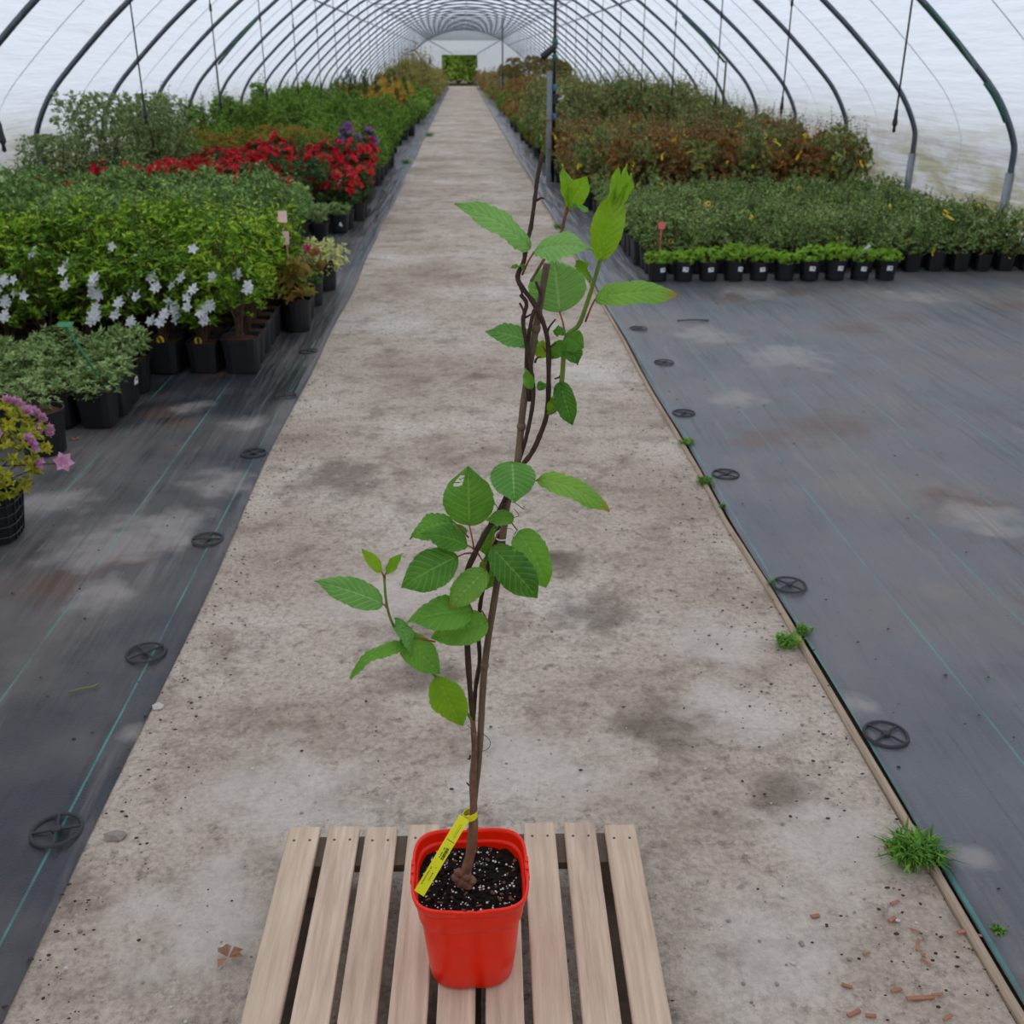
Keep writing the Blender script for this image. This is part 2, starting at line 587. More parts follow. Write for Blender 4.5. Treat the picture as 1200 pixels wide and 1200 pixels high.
# path
b = MB()
ys = [Y0+i*.5 for i in range(int((Y1+3-Y0)/.5)+1)]
for i, y in enumerate(ys):
    b.v += [(PL-.12, y, 0), (PL*.4, y, .006), (PR*.4, y, .006), (PR+.0, y, 0)]
for i in range(len(ys)-1):
    for k in range(3):
        b.f.append((i*4+k, i*4+k+1, i*4+k+5, i*4+k+4))
        b.mi.append(0)
struct(b.obj('floor_path', M['concrete'], None, True), 'worn grey-brown concrete path down the middle of the tunnel')


def mat_sheet(name, m, xa, xb, side):
    b = MB()
    n = 26
    yy = []
    y = Y0
    while y < Y1:
        yy.append(y)
        y += .11 if y < 12 else .5
    yy.append(Y1)
    for y in yy:
        xe = edge_l(y) if side < 0 else edge_r(y)+.03
        for k in range(n+1):
            t = (k/n)**1.8
            x = xe+(xb-xe)*t
            z = .014+.010*noise.noise(Vector((x*6.5, y*.45, 3.1)))+.004*noise.noise(Vector((x*14, y*1.2, 7)))
            if k == 0:
                z = .004
            b.v.append((x, y, z))
    for i in range(len(yy)-1):
        for k in range(n):
            q = (i*(n+1)+k, i*(n+1)+k+1, (i+1)*(n+1)+k+1, (i+1)*(n+1)+k)
            b.f.append(q if side > 0 else q[::-1])
            b.mi.append(0)
    return b.obj(name, m, None, True)


struct(mat_sheet('floor_groundcover_left', M['mat_l'], 0, XL, -1), 'black woven ground cover cloth left of the path')
struct(mat_sheet('floor_groundcover_right', M['mat_r'], 0, XR, 1), 'black woven ground cover cloth right of the path')
# timber edging between path and right cloth
b = MB()
yy = [Y0+i*.6 for i in range(int((Y1-Y0)/.6)+1)]
pr = [(-.004, -.01), (-.004, .008), (.002, .014), (.013, .013), (.018, .008), (.018, -.01)]
for y in yy:
    xe = edge_r(y)+.009*noise.noise(Vector((0, y*1.7, 0)))
    dz = .004*noise.noise(Vector((4, y*2.1, 0)))
    for a, z in pr:
        b.v.append((xe+a, y, z+dz))
for i in range(len(yy)-1):
    for k in range(5):
        b.f.append((i*6+k, (i+1)*6+k, (i+1)*6+k+1, i*6+k+1))
        b.mi.append(0)
struct(b.obj('trim_1', M['edge'], None, False), 'thin weathered timber edging along the right side of the path')

HALF = [(5.35, 0), (5.35, .5), (5.35, .88), (5.32, 1.05), (5.17, 1.33), (4.95, 1.60), (4.41, 2.11), (4.01, 2.45), (3.69, 2.70), (3.3, 2.99),
        (2.75, 3.33), (2.0, 3.66), (1.2, 3.90), (.6, 4.00), (0, 4.04)]
half = [(q.x, q.y) for q in catmull([(x, z, 0) for x, z in HALF], 3)]
prof = [(XC+x, z) for x, z in half]+[(XC-x, z) for x, z in half[-2::-1]]


def prof_h(x):
    d = abs(x-XC)
    for (a, za), (c, zc) in zip(half, half[1:]):
        if c <= d <= a and a > c:
            return zc+(za-zc)*(d-c)/(a-c)
    return 0.0


def prof_off(o):
    out = []
    for i, (x, z) in enumerate(prof):
        x0, z0 = prof[max(i-1, 0)]
        x1, z1 = prof[min(i+1, len(prof)-1)]
        tx, tz = x1-x0, z1-z0
        l = math.hypot(tx, tz)
        out.append((x+tz/l*o, z-tx/l*o))
    return out


PO = prof_off(.05)
HSP = 2.49
HY = [10.77+HSP*n for n in range(-6, 32)]
HY = [y for y in HY if Y0 <= y <= Y1]


def film_part(name, i0, i1, label):
    b = MB()
    yy = []
    y = Y0
    while y < Y1-.01:
        yy.append(y)
        y += HSP/4 if y < 40 else HSP
    yy.append(Y1)
    n = i1-i0+1
    for y in yy:
        k = (y-HY[0]) % HSP
        sag = .035*math.sin(PI*k/HSP)
        for x, z in PO[i0:i1+1]:
            b.v.append((x-(x-XC)/HW*sag, y, max(0, z-sag*.3) if z > .2 else z))
    for j in range(len(yy)-1):
        for i in range(n-1):
            b.f.append((j*n+i, j*n+i+1, (j+1)*n+i+1, (j+1)*n+i))
            b.mi.append(0)
    return struct(b.obj(name, M['film'], None, True), label)


nb = next(i for i, (x, z) in enumerate(half) if z > 1.0)
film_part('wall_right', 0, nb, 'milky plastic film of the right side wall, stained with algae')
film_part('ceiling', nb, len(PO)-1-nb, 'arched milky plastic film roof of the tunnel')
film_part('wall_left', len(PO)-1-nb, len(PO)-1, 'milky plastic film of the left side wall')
# end walls
DX0, DX1, DH = -1.52, 1.2, 2.3


def endwall(name, y, door, label):
    b = MB()
    xs = sorted(set([XL-.04, XR+.04, DX0, DX1]+[XL+(XR-XL)*i/40 for i in range(1, 40)]))
    for xa, xb in zip(xs, xs[1:]):
        z0 = DH if door and xa >= DX0-1e-6 and xb <= DX1+1e-6 else 0
        b.add([(xa, y, z0), (xb, y, z0), (xb, y, prof_h(xb)+.05), (xa, y, prof_h(xa)+.05)], [(0, 1, 2, 3)])
    return struct(b.obj(name, M['film'], None, False), label)


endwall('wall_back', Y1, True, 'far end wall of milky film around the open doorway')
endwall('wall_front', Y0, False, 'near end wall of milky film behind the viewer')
M['header'] = plain('white_header_board', (236, 236, 236), .6)
d = empty('door_1', (0, Y1-.1, 0))
struct(d, 'open far doorway with white rolled-up shutter above green trees')
b = MB(); b.box((-.16, 0, DH+.17), (4.0, .14, .34)); b.obj('shutter_box', M['header'], d)
for x in (DX0-.05, DX1+.05):
    b = MB(); b.box((x, 0, DH/2), (.1, .1, DH)); b.obj('door_post', M['header'], d)

# hoops, ties, purlins: one bolted frame
fr = empty('tunnel_frame', (0, Y0, 0))
tag(fr, 'galvanised steel tunnel frame of curved hoops, cross ties and long purlins', 'frame')
b = MB()
b.tube([(x, 0, z) for x, z in prof], .031, 10, 0)
hoop_me = b.mesh('hoop', M['steel'], True)
b = MB(); b.tube([(XC-2.72, 0, 3.32), (XC+2.72, 0, 3.32)], .013, 8, 0)
tie_me = b.mesh('cross_tie', M['steel'], True)
b = MB()
for sx in (-1, 1):
    b.tube([(XC+sx*HW, 0, .02), (XC+sx*HW, 0, .78)], .043, 10)
for i, y in enumerate(HY):
    o = link('hoop', hoop_me, fr, (0, y-Y0, 0))
    link('cross_tie', tie_me, fr, (0, y-Y0, 0))
    for sx in (-1, 1):
        if i == 0 and sx < 0:
            b = MB(); b.tube([(0, 0, .02), (0, 0, .74)], .044, 10)
            sleeve = b.mesh('ground_sleeve', M['post'], True)
        link('ground_sleeve', sleeve, fr, (XC+sx*HW, y-Y0, 0))
for sx in (-1, 1):
    b = MB(); b.tube([(XC+sx*3.26, 0, 2.96), (XC+sx*3.26, Y1-Y0, 2.96)], .018, 8); b.obj('purlin', M['steel'], fr, True)
    b = MB(); b.tube([(XC+sx*2.74, 0, 3.30), (XC+sx*2.74, Y1-Y0, 3.30)], .012, 6); b.obj('irrigation_pipe', M['pipe'], fr, True)
b = MB(); b.tube([(XC, 0, 3.99), (XC, Y1-Y0, 3.99)], .018, 8); b.obj('ridge_purlin', M['steel'], fr, True)
for sx in (-1, 1):
    b = MB()
    b.tube([(XC+sx*2.7, Y1-Y0-.15, 3.3), (XC+sx*.9, Y1-Y0-.15, 2.35)], .03, 6)
    b.obj('gable_brace', M['steel'], fr, True)
# thin grey tubes imitating outer hoop shadows on the film, halfway between hoops
PI_ = prof_off(.02)
b = MB(); b.tube([(x, 0, z) for x, z in PI_], .005, 5)
shadow_line_me = b.mesh('hoop_shadow_line', M['hoop_shadow'], True)
for y in HY:
    if 8 < y < 40:
        link('hoop_shadow_line', shadow_line_me, fr, (0, y-Y0+HSP/2, 0))
# straps and drop wires tied to single hoops
M['green_tape'] = plain('green_tape', (34, 96, 76), .5)


def brace(name, pts, r, m, label):
    b = MB(); b.tube(pts, r, 6)
    o = b.obj(name, m, None, True)
    tag(o, label, 'strap')


h4 = HY[min(range(len(HY)), key=lambda i: abs(HY[i]-20.4))]
brace('bracing_strap', [(4.90, h4-.05, 1.78), (4.45, h4-.2, 2.2), (4.0, h4-.35, 2.55)], .022, M['green_tape'], 'dark green strap slanting up from a right-hand hoop, far above the rose bed')
brace('drop_cable', [(4.93, h4-.06, 1.8), (4.93, h4-.06, .5)], .018, M['pipe'], 'dark cable hanging straight down beside a right-hand hoop')
brace('bracing_strap', [(-4.45, h4-.05, 1.75), (-4.05, h4-.2, 2.12), (-3.6, h4-.35, 2.5)], .022, M['green_tape'], 'dark green strap slanting up from a left-hand hoop, behind the tall bush')
brace('drop_cable', [(-4.48, h4-.1, 1.8), (-4.48, h4-.1, .5)], .018, M['pipe'], 'dark cable hanging straight down beside a left-hand hoop')
brace('bracing_strap', [(5.02, 10.70, 1.72), (4.75, 10.6, 1.96), (4.35, 10.5, 2.28)], .014, M['green_tape'], 'green strap tied to the nearest right-hand hoop by the top corner')
b = MB(); q = [(x-.022, 10.77, z) for x, z in prof if x > 4.6 and 1.2 < z < 1.75]; b.tube(q, .028, 8)
tag(b.obj('hoop_tape', M['green_tape'], None, True), 'green tape wrapped round the nearest right-hand hoop', 'tape')

# hanging sprinklers
M['dark'] = plain('dark_plastic', (36, 38, 42), .5)
b = MB(); b.tube([(0, 0, 1.42), (0, 0, 3.3)], .0065, 6); sp_rod = b.mesh('drop_tube', M['dark'], True)
b = MB(); b.lathe([(.0, 1.50), (.011, 1.48), (.013, 1.43), (.018, 1.40), (.018, 1.385), (.009, 1.37), (.012, 1.34), (0, 1.33)], 8); sp_head = b.mesh('sprinkler_head', M['dark'], True)
b = MB(); b.lathe([(0, 2.32), (.012, 2.31), (.014, 2.25), (0, 2.23)], 8); sp_w = b.mesh('valve', M['dark'], True)
for sx, y0, word in ((1, 7.45, 'right'), (-1, 6.0, 'left')):
    k = 0
    y = y0
    while y < 62:
        o = empty('hanging_sprinkler', (XC+sx*2.74, y, 0))
        link('drop_tube', sp_rod, o); link('sprinkler_head', sp_head, o); link('valve', sp_w, o)
        if k < 5:
            lab = f"{['nearest', 'second nearest', 'third nearest', 'fourth nearest', 'fifth nearest'][k]} of the thin sprinklers hanging over the {word}-hand plants"
        else:
            lab = f'{ORDW[k]} sprinkler from the front, hanging over the {word}-hand plants'
        tag(o, lab, 'sprinkler', f'sprinklers hanging over the {word} side')
        y += 2.74
        k += 1

# steel post with riser pipe beside the path
p = Vector((1.35, 17.1, 0))
o = empty('steel_post', p)
tag(o, 'upright pale steel post standing beside the path on the right', 'post')
b = MB(); b.bbox((0, 0, 0), (.075, 1.66, .075), .008, rot=Matrix.Rotation(R(90), 3, 'X')); q = b.obj('post_tube', M['post'], o); q.location = (0, 0, .83)
b = MB(); b.box((0, 0, .01), (.2, .2, .02)); b.obj('base_plate', M['post'], o)
b = MB(); b.box((0, -.039, .95), (.085, .006, .03)); b.obj('clamp', plain('rusty_clamp', (150, 90, 80), .6), o)
o = empty('riser_pipe', p+Vector((.075, .02, 0)))
tag(o, 'tall dark water pipe rising to the roof behind the steel post', 'pipe')
b = MB(); b.tube([(0, 0, .02), (0, 0, 3.78)], .026, 10); b.obj('pipe_length', M['pipe'], o, True)
for z, nm in ((2.06, 'green_joint'), (1.84, 'green_joint')):
    b = MB(); b.lathe([(.026, z-.05), (.042, z-.045), (.042, z+.045), (.026, z+.05)], 10); b.obj(nm, M['green_tape'], o, True)
M['blue'] = plain('blue_coupling', (70, 110, 150), .45)
for z in (1.42, 1.0):
    b = MB(); b.lathe([(.026, z-.05), (.04, z-.04), (.04, z+.04), (.026, z+.05)], 10); b.obj('blue_coupling', M['blue'], o, True)
b = MB(); b.box((.03, -.02, 1.26), (.09, .07, .14)); v = b.obj('valve_body', M['dark'], o)
b = MB(); b.tube([(.06, -.05, 1.25), (.13, -.06, 1.27), (.14, -.06, 1.31)], .012, 6); b.obj('valve_lever', M['white_tie'], v, True)
b = MB()
b.lathe([(0, -.14), (.05, -.14), (.055, -.1), (.05, .1), (.04, .13), (0, .13)], 10)
q = b.obj('spray_filter', M['dark'], o, True); q.location = (-.09, -.02, 1.93); q.rotation_euler = (0, R(52), 0)
b = MB(); b.tube([(-.19, -.02, 1.84), (-.23, -.02, 1.80)], .016, 6); b.obj('filter_outlet', M['dark'], o, True)

# ---------------------------------------------------------------- pallet
PZ = .13                                     # top of the pallet boards
PA = R(-1.3)
pal = empty('wooden_pallet', (-.031, 1.92, 0), PA)
tag(pal, 'weathered wooden slatted pallet lying on the concrete path', 'pallet')
rng = random.Random(5)
for i in range(9):
    x = -.405+.036+(.81-.073)*i/8
    b = MB()
    L = 1.2
    b.bbox((0, 0, 0), (.073, L, .018), .0025)
    o = b.obj('slat', M['slat'], pal)
    o.location = (x+rng.uniform(-.002, .002), -L/2+rng.uniform(-.008, .006), PZ-.009)
    o.rotation_euler = (0, 0, R(rng.uniform(-.3, .3)))
    for yy in (-.045, -.60, -1.155):          # nail heads
        for dx in (-.018, .018):
            b = MB(); b.lathe([(.0035, 0), (.0035, .0006), (0, .0008)], 6)
            n = b.obj('nail', M['wire'], o); n.location = (dx, yy+.6, .009)
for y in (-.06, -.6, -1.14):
    b = MB(); b.box((0, y, PZ-.018-.01), (.80, .095, .02)); b.obj('cross_board', M['slat_shade'], pal)
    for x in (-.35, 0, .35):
        b = MB(); b.box((x, y, .056), (.095, .095, .072)); b.obj('block', M['slat_shade'], pal)
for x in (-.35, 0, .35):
    b = MB(); b.box((x, -.6, .0105), (.09, 1.18, .019)); b.obj('runner', M['slat_shade'], pal)

# ---------------------------------------------------------------- red pot with the climbing plant
PX, PYY = -.012, 1.53
root = empty('potted_climbing_plant', (PX, PYY, PZ))
tag(root, 'tall climbing plant tied to a cane in the red pot on the pallet', 'potted plant')
S = {k: superell(k) for k in (2.6, 3.2, 4.0, 4.6)}
RH = .232


def redpot():
    n = 72
    b = MB()
    rings = [(.060, .004, 3.0), (.080, .004, 3.0), (.0835, .008, 3.0), (.0885, .06, 3.2), (.0935, .12, 3.4), (.098, .18, 3.8), (.1003, .203, 4.0), (.1005, .206, 4.0),
             (.1045, .208, 4.2), (.1085, .214, 4.2), (.1115, .226, 4.2), (.112, .230, 4.2), (.1105, RH+.001, 4.2), (.107, RH+.0005, 4.2), (.1055, .226, 4.2), (.103, .19, 4.2), (.101, .17, 4.0), (.095, .16, 4.0)]
    vs, fs = [], []
    for j, (r, z, e) in enumerate(rings):
        for k in range(n):
            t = 2*PI*(k+.5)/n
            q = superell(e)(t)
            # the lip dips a little at the middle of every side
            a = (t % (PI/2))/(PI/2)
            mid = math.exp(-(min(a, 1-a)/.12)**2)
            zz = z-.006*mid if z > .215 else z
            if j <= 2 and mid > .8:
                zz = z+.005
            vs.append((r*q*math.cos(t), r*q*math.sin(t), zz))
    for j in range(len(rings)-1):
        for k in range(n):
            fs.append((j*n+k, j*n+(k+1) % n, (j+1)*n+(k+1) % n, (j+1)*n+k))
    fs.append(tuple(range(n-1, -1, -1)))
    b.add(vs, fs)
    return b


pot = redpot().obj('pot', M['redpot'], root, True)
pot['label'] = 'square-shouldered red plastic pot'
for k, (x, y) in enumerate(((0, -1), (1, 0), (0, 1), (-1, 0))):
    b = MB()
    rot = Matrix.Rotation(k*PI/2, 3, 'Z')
    for dx in (-.021, 0, .021):
        b.box(rot @ Vector((dx, -.1105, RH-.006)), (.013, .006, .010), 0, rot)
    b.box(rot @ Vector((0, -.1075, RH-.0095)), (.05, .004, .008), 0, rot)
    b.obj('rim_clip', M['redpot'], pot)
# soil
b = MB()
nr, ns = 16, 56
vs, fs = [(0, 0, .197)], []
for j in range(1, nr+1):
    r = .1025*j/nr
    for k in range(ns):
        t = 2*PI*k/ns
        q = superell(2+2.0*j/nr)(t)
        x, y = r*q*math.cos(t), r*q*math.sin(t)
        z = .192+.007*noise.noise(Vector((x*60, y*60, 1)))+.005*noise.noise(Vector((x*140, y*140, 5)))+.006*(1-j/nr)
        vs.append((x, y, z))
for k in range(ns):
    fs.append((0, 1+k, 1+(k+1) % ns))
for j in range(nr-1):
    for k in range(ns):
        fs.append((1+j*ns+k, 1+(j+1)*ns+k, 1+(j+1)*ns+(k+1) % ns, 1+j*ns+(k+1) % ns))
b.add(vs, fs)
soil = b.obj('soil', M['soil'], root, True)


def ico(b, c, r, mi=0, sq=(1, 1, 1), seed=0):
    g = (1+5**.5)/2
    V = [(-1, g, 0), (1, g, 0), (-1, -g, 0), (1, -g, 0), (0, -1, g), (0, 1, g), (0, -1, -g), (0, 1, -g), (g, 0, -1), (g, 0, 1), (-g, 0, -1), (-g, 0, 1)]
    F = [(0, 11, 5), (0, 5, 1), (0, 1, 7), (0, 7, 10), (0, 10, 11), (1, 5, 9), (5, 11, 4), (11, 10, 2), (10, 7, 6), (7, 1, 8), (3, 9, 4), (3, 4, 2), (3, 2, 6), (3, 6, 8), (3, 8, 9), (4, 9, 5), (2, 4, 11), (6, 2, 10), (8, 6, 7), (9, 8, 1)]
    rr = random.Random(seed)
    b.add([tuple(c[i]+v[i]*r*.526*sq[i]*rr.uniform(.8, 1.2) for i in range(3)) for v in V], F, mi)


def soil_pt(rr, rmax=.094):
    while True:
        x, y = rr.uniform(-rmax, rmax), rr.uniform(-rmax, rmax)
        if (abs(x)**4+abs(y)**4) < rmax**4:
            return x, y, .195+.006*(1-max(abs(x), abs(y))/rmax)


b = MB()
rng = random.Random(11)
for i in range(210):
    x, y, z = soil_pt(rng)
    ico(b, (x, y, z+.001), rng.choice((.0011, .0014, .0018, .0026)), 0, (1, 1, .8), i)
o = b.obj('perlite_grains', M['perlite'], soil); o['kind'] = 'stuff'
b = MB()
for i in range(520):
    x, y, z = soil_pt(rng)
    ico(b, (x, y, z), rng.uniform(.002, .0052), 0, (1.2, 1, .7), i+900)
o = b.obj('soil_crumbs', M['soil'], soil); o['kind'] = 'stuff'
M['crumb'] = plain('bark_crumb', (104, 66, 48), .9)
b = MB()
for i in range(46):
    x, y, z = soil_pt(rng)
    b.box((x, y, z+.002), (rng.uniform(.004, .012), rng.uniform(.002, .005), .002), 0, Matrix.Rotation(rng.uniform(0, 3), 3, 'Z') @ Matrix.Rotation(rng.uniform(-.5, .5), 3, 'X'))
o = b.obj('bark_crumbs', M['crumb'], soil); o['kind'] = 'stuff'
ORG = Vector((PX, PYY, PZ))


def P(px, py, dy=0.0):
    """picture point at the plant, dy metres behind its axis -> the pot's own space"""
    return PY(px, py, PYY+dy)-ORG


def stem(name, pts, r, m, parent=root, n=9, sub=6, knob=0.0, seed=0):
    pp = catmull([P(*q) for q in pts], sub)
    N_ = len(pp)
    if isinstance(r, (tuple, list)):
        rs = [r[0]+(r[1]-r[0])*i/(N_-1) for i in range(N_)]
    else:
        rs = [r]*N_
    rr = random.Random(seed)
    rs = [q*(1+knob*rr.uniform(-1, 1)) for q in rs]
    b = MB(); b.tube(pp, rs, n)
    return b.obj(name, m, parent, True)


# canes and stems
cane = stem('bamboo_cane', [(549, 1004, 0), (556, 935, .0), (562, 878, .0), (568, 780, .0), (583, 679, .0), (594, 593, .0), (606, 544, 0), (614, 469, 0), (627, 391, 0), (641, 309, 0)], (.0062, .0054), M['stake'], knob=.03)
for q in ((568, 780), (611, 500), (588, 640), (628, 385)):
    c = P(*q)
    b = MB()
    d_ = (P(q[0]+8, q[1]-55)-c).normalized()
    b.tube([c-d_*.006, c-d_*.002, c+d_*.002, c+d_*.006], [.0060, .0074, .0074, .0058], 9); b.obj('cane_node', M['stake'], cane, True)
trunk = stem('trunk', [(541, 1036, -.012), (549, 1010, -.012), (554, 985, -.012), (555, 952, -.012), (554, 915, -.012), (556, 880, -.010), (554, 843, -.012)], (.0105, .0048), M['trunk'], knob=.08, seed=2)
b = MB()
for i, (px, py, r) in enumerate(((541, 1033, .012), (549, 1037, .010), (535, 1029, .009), (546, 1026, .010), (553, 1032, .008), (538, 1022, .008))):
    ico(b, P(px, py, -.014), r*1.25, 0, (1, 1, 1), i)
b.obj('root_collar', M['trunk'], trunk, True)
vineA = stem('vine_stem', [(554, 845, -.012), (549, 783, -.014), (546, 714, -.014), (546, 676, -.014), (556, 650, -.012), (571, 622, -.010), (588, 594, -.010), (608, 552, -.008), (623, 531, -.006), (632, 512, -.004), (641, 484, -.004), (643, 440, -.004),
                            (641, 394, -.008), (627, 358, -.012), (607, 328, -.014), (614, 306, -.014), (617, 285, -.012), (622, 267, -.010), (627, 232, -.01), (630, 208, -.008), (636, 179, -.006)], (.0052, .0030), M['vine'], knob=.13, seed=4)
vineB = stem('vine_stem', [(554, 850, .008), (557, 809, .010), (562, 774, .012), (560.5, 736, .012), (565, 695, .01), (577, 646, .012), (592, 600, .012), (607, 545, .012), (617, 511, -.010), (625, 466, -.012), (622, 430, -.012), (616, 400, -.012), (613, 375, -.010), (617, 356, -.008), (610, 345, -.008)], (.0040, .0030), M['vine'], knob=.13, seed=5)
stem('vine_stem', [(621, 470, -.006), (617, 420, -.004), (624, 370, -.014), (634, 350, -.010), (628, 330, -.010)], (.004, .0022), M['vine'], vineB, knob=.14, seed=7)
shoot = stem('green_shoot', [(642, 484, -.004), (650, 480, -.012), (656, 464, -.016), (659, 440, -.016), (663, 397, -.016), (678, 381, -.016), (688, 355, -.018), (696, 330, -.018), (704, 303, -.02)], (.0042, .0030), M['shoot'], knob=.05)
side = stem('side_shoot', [(554, 846, -.014), (538, 822, -.03), (508, 790, -.05), (492, 773, -.055), (477, 755, -.06), (461, 733, -.06), (453, 707, -.062), (450, 674, -.062)], (.0026, .0020), M['shoot'], knob=.05)
topshoot = stem('top_shoot', [(622, 330, .004), (640, 300, .010), (656, 277, .012), (661, 258, .014), (665, 242, .014)], (.0022, .0026), M['trunk'], knob=.05)
rng = random.Random(3)
for (a, bb) in (((641, 390, -.008), (651, 374, -.012)), ((643, 408, -.006), (652, 402, -.01)), ((612, 350, -.008), (609, 338, -.01)), ((616, 372, -.008), (629, 364, -.012)), ((627, 425, -.006), (634, 418, -.01)), ((656, 440, -.012), (650, 444, -.014)), ((609, 355, -.01), (613, 372, -.012)), ((629, 235, -.008), (638, 233, -.012)), ((551, 885, -.012), (548, 889, -.016)), ((551, 920, -.012), (547, 917, -.016))):
    m_ = ((a[0]+bb[0])/2+rng.uniform(-3, 3), (a[1]+bb[1])/2+rng.uniform(-3, 3), (a[2]+bb[2])/2)
    stem('twig', [a, m_, bb], (.0020, .0011), M['vine'], vineA, 6, 4)


def leaf_mesh(B, T, W, Nrm, bend=.10, fold=.10, curl=.05, mat='leaf', pucker=.0032, seed=0, blunt=.5, hole=None, twist=0.0):
    """one ovate, toothed leaf with sunken veins; B base, T tip, W width, Nrm the way its face looks"""
    n, m = 54, 7
    rr = random.Random(seed)
    ax = (T-B); L = ax.length; ax.normalize()
    Nn = Vector(Nrm); Nn = (Nn-ax*Nn.dot(ax)).normalized()
    sd = ax.cross(Nn)
    vs, uv = [], []
    pk = blunt/(blunt+.75)
    mx = (pk**blunt)*((1-pk)**.75)
    ph = rr.uniform(0, 6)
    for j in range(n+1):
        t = j/n
        f = (t**blunt)*((1-t)**.75)/mx
        f = f*(1-.42*max(0, min(1, (t-.72)/.25))**1.5)
        tooth = 1+.07*((t*24) % 1.0)*(1 if .05 < t < .95 else 0)
        hw = W/2*f*tooth
        tw = twist*(t-.5)
        n2 = Nn*math.cos(tw)+sd*math.sin(tw)
        s2 = sd*math.cos(tw)-Nn*math.sin(tw)
        for i in range(-m, m+1):
            s = i/m
            x = s*hw
            p_ = t*9-abs(s)*2.3
            frc = abs((p_ % 1.0)-.5)
            z = bend*L*4*t*(1-t)+fold*abs(x)*(1-.4*abs(s))-curl*W*s*s*f
            z += pucker*(1-math.exp(-(frc/.16)**2))*min(1, (1-abs(s)*.5)*3*f) - pucker*.9*math.exp(-(s/.10)**2)
            z += .0032*math.sin(t*7+ph+s*2.0)*abs(s)+.002*math.sin(t*15+ph*2)*s*s
            vs.append(B+ax*(t*L)+s2*x+n2*z)
            uv.append((s*.5+.5, t))
    w_ = 2*m+1
    fs = []
    for j in range(n):
        for i in range(w_-1):
            if hole and hole[0] <= j < hole[1] and hole[2] <= i < hole[3] and rr.random() < .85:
                continue
            fs.append((j*w_+i, j*w_+i+1, (j+1)*w_+i+1, (j+1)*w_+i))
    me = bpy.data.meshes.new('leaf')
    me.from_pydata([tuple(q) for q in vs], [], fs)
    ul = me.uv_layers.new(name='UVMap')
    idx = np.zeros(len(me.loops), dtype=np.int32)
    me.loops.foreach_get('vertex_index', idx)
    ul.data.foreach_set('uv', np.array(uv, dtype=np.float32)[idx].ravel())
    me.materials.append(M[mat])
    me.polygons.foreach_set('use_smooth', [True]*len(me.polygons))
    me.update()
    return me


UPF = (0, -.62, .78)        # upper face turned up and towards the viewer
FRT = (0, -1, .15)          # facing the viewer
FLT = (0, -.25, .97)
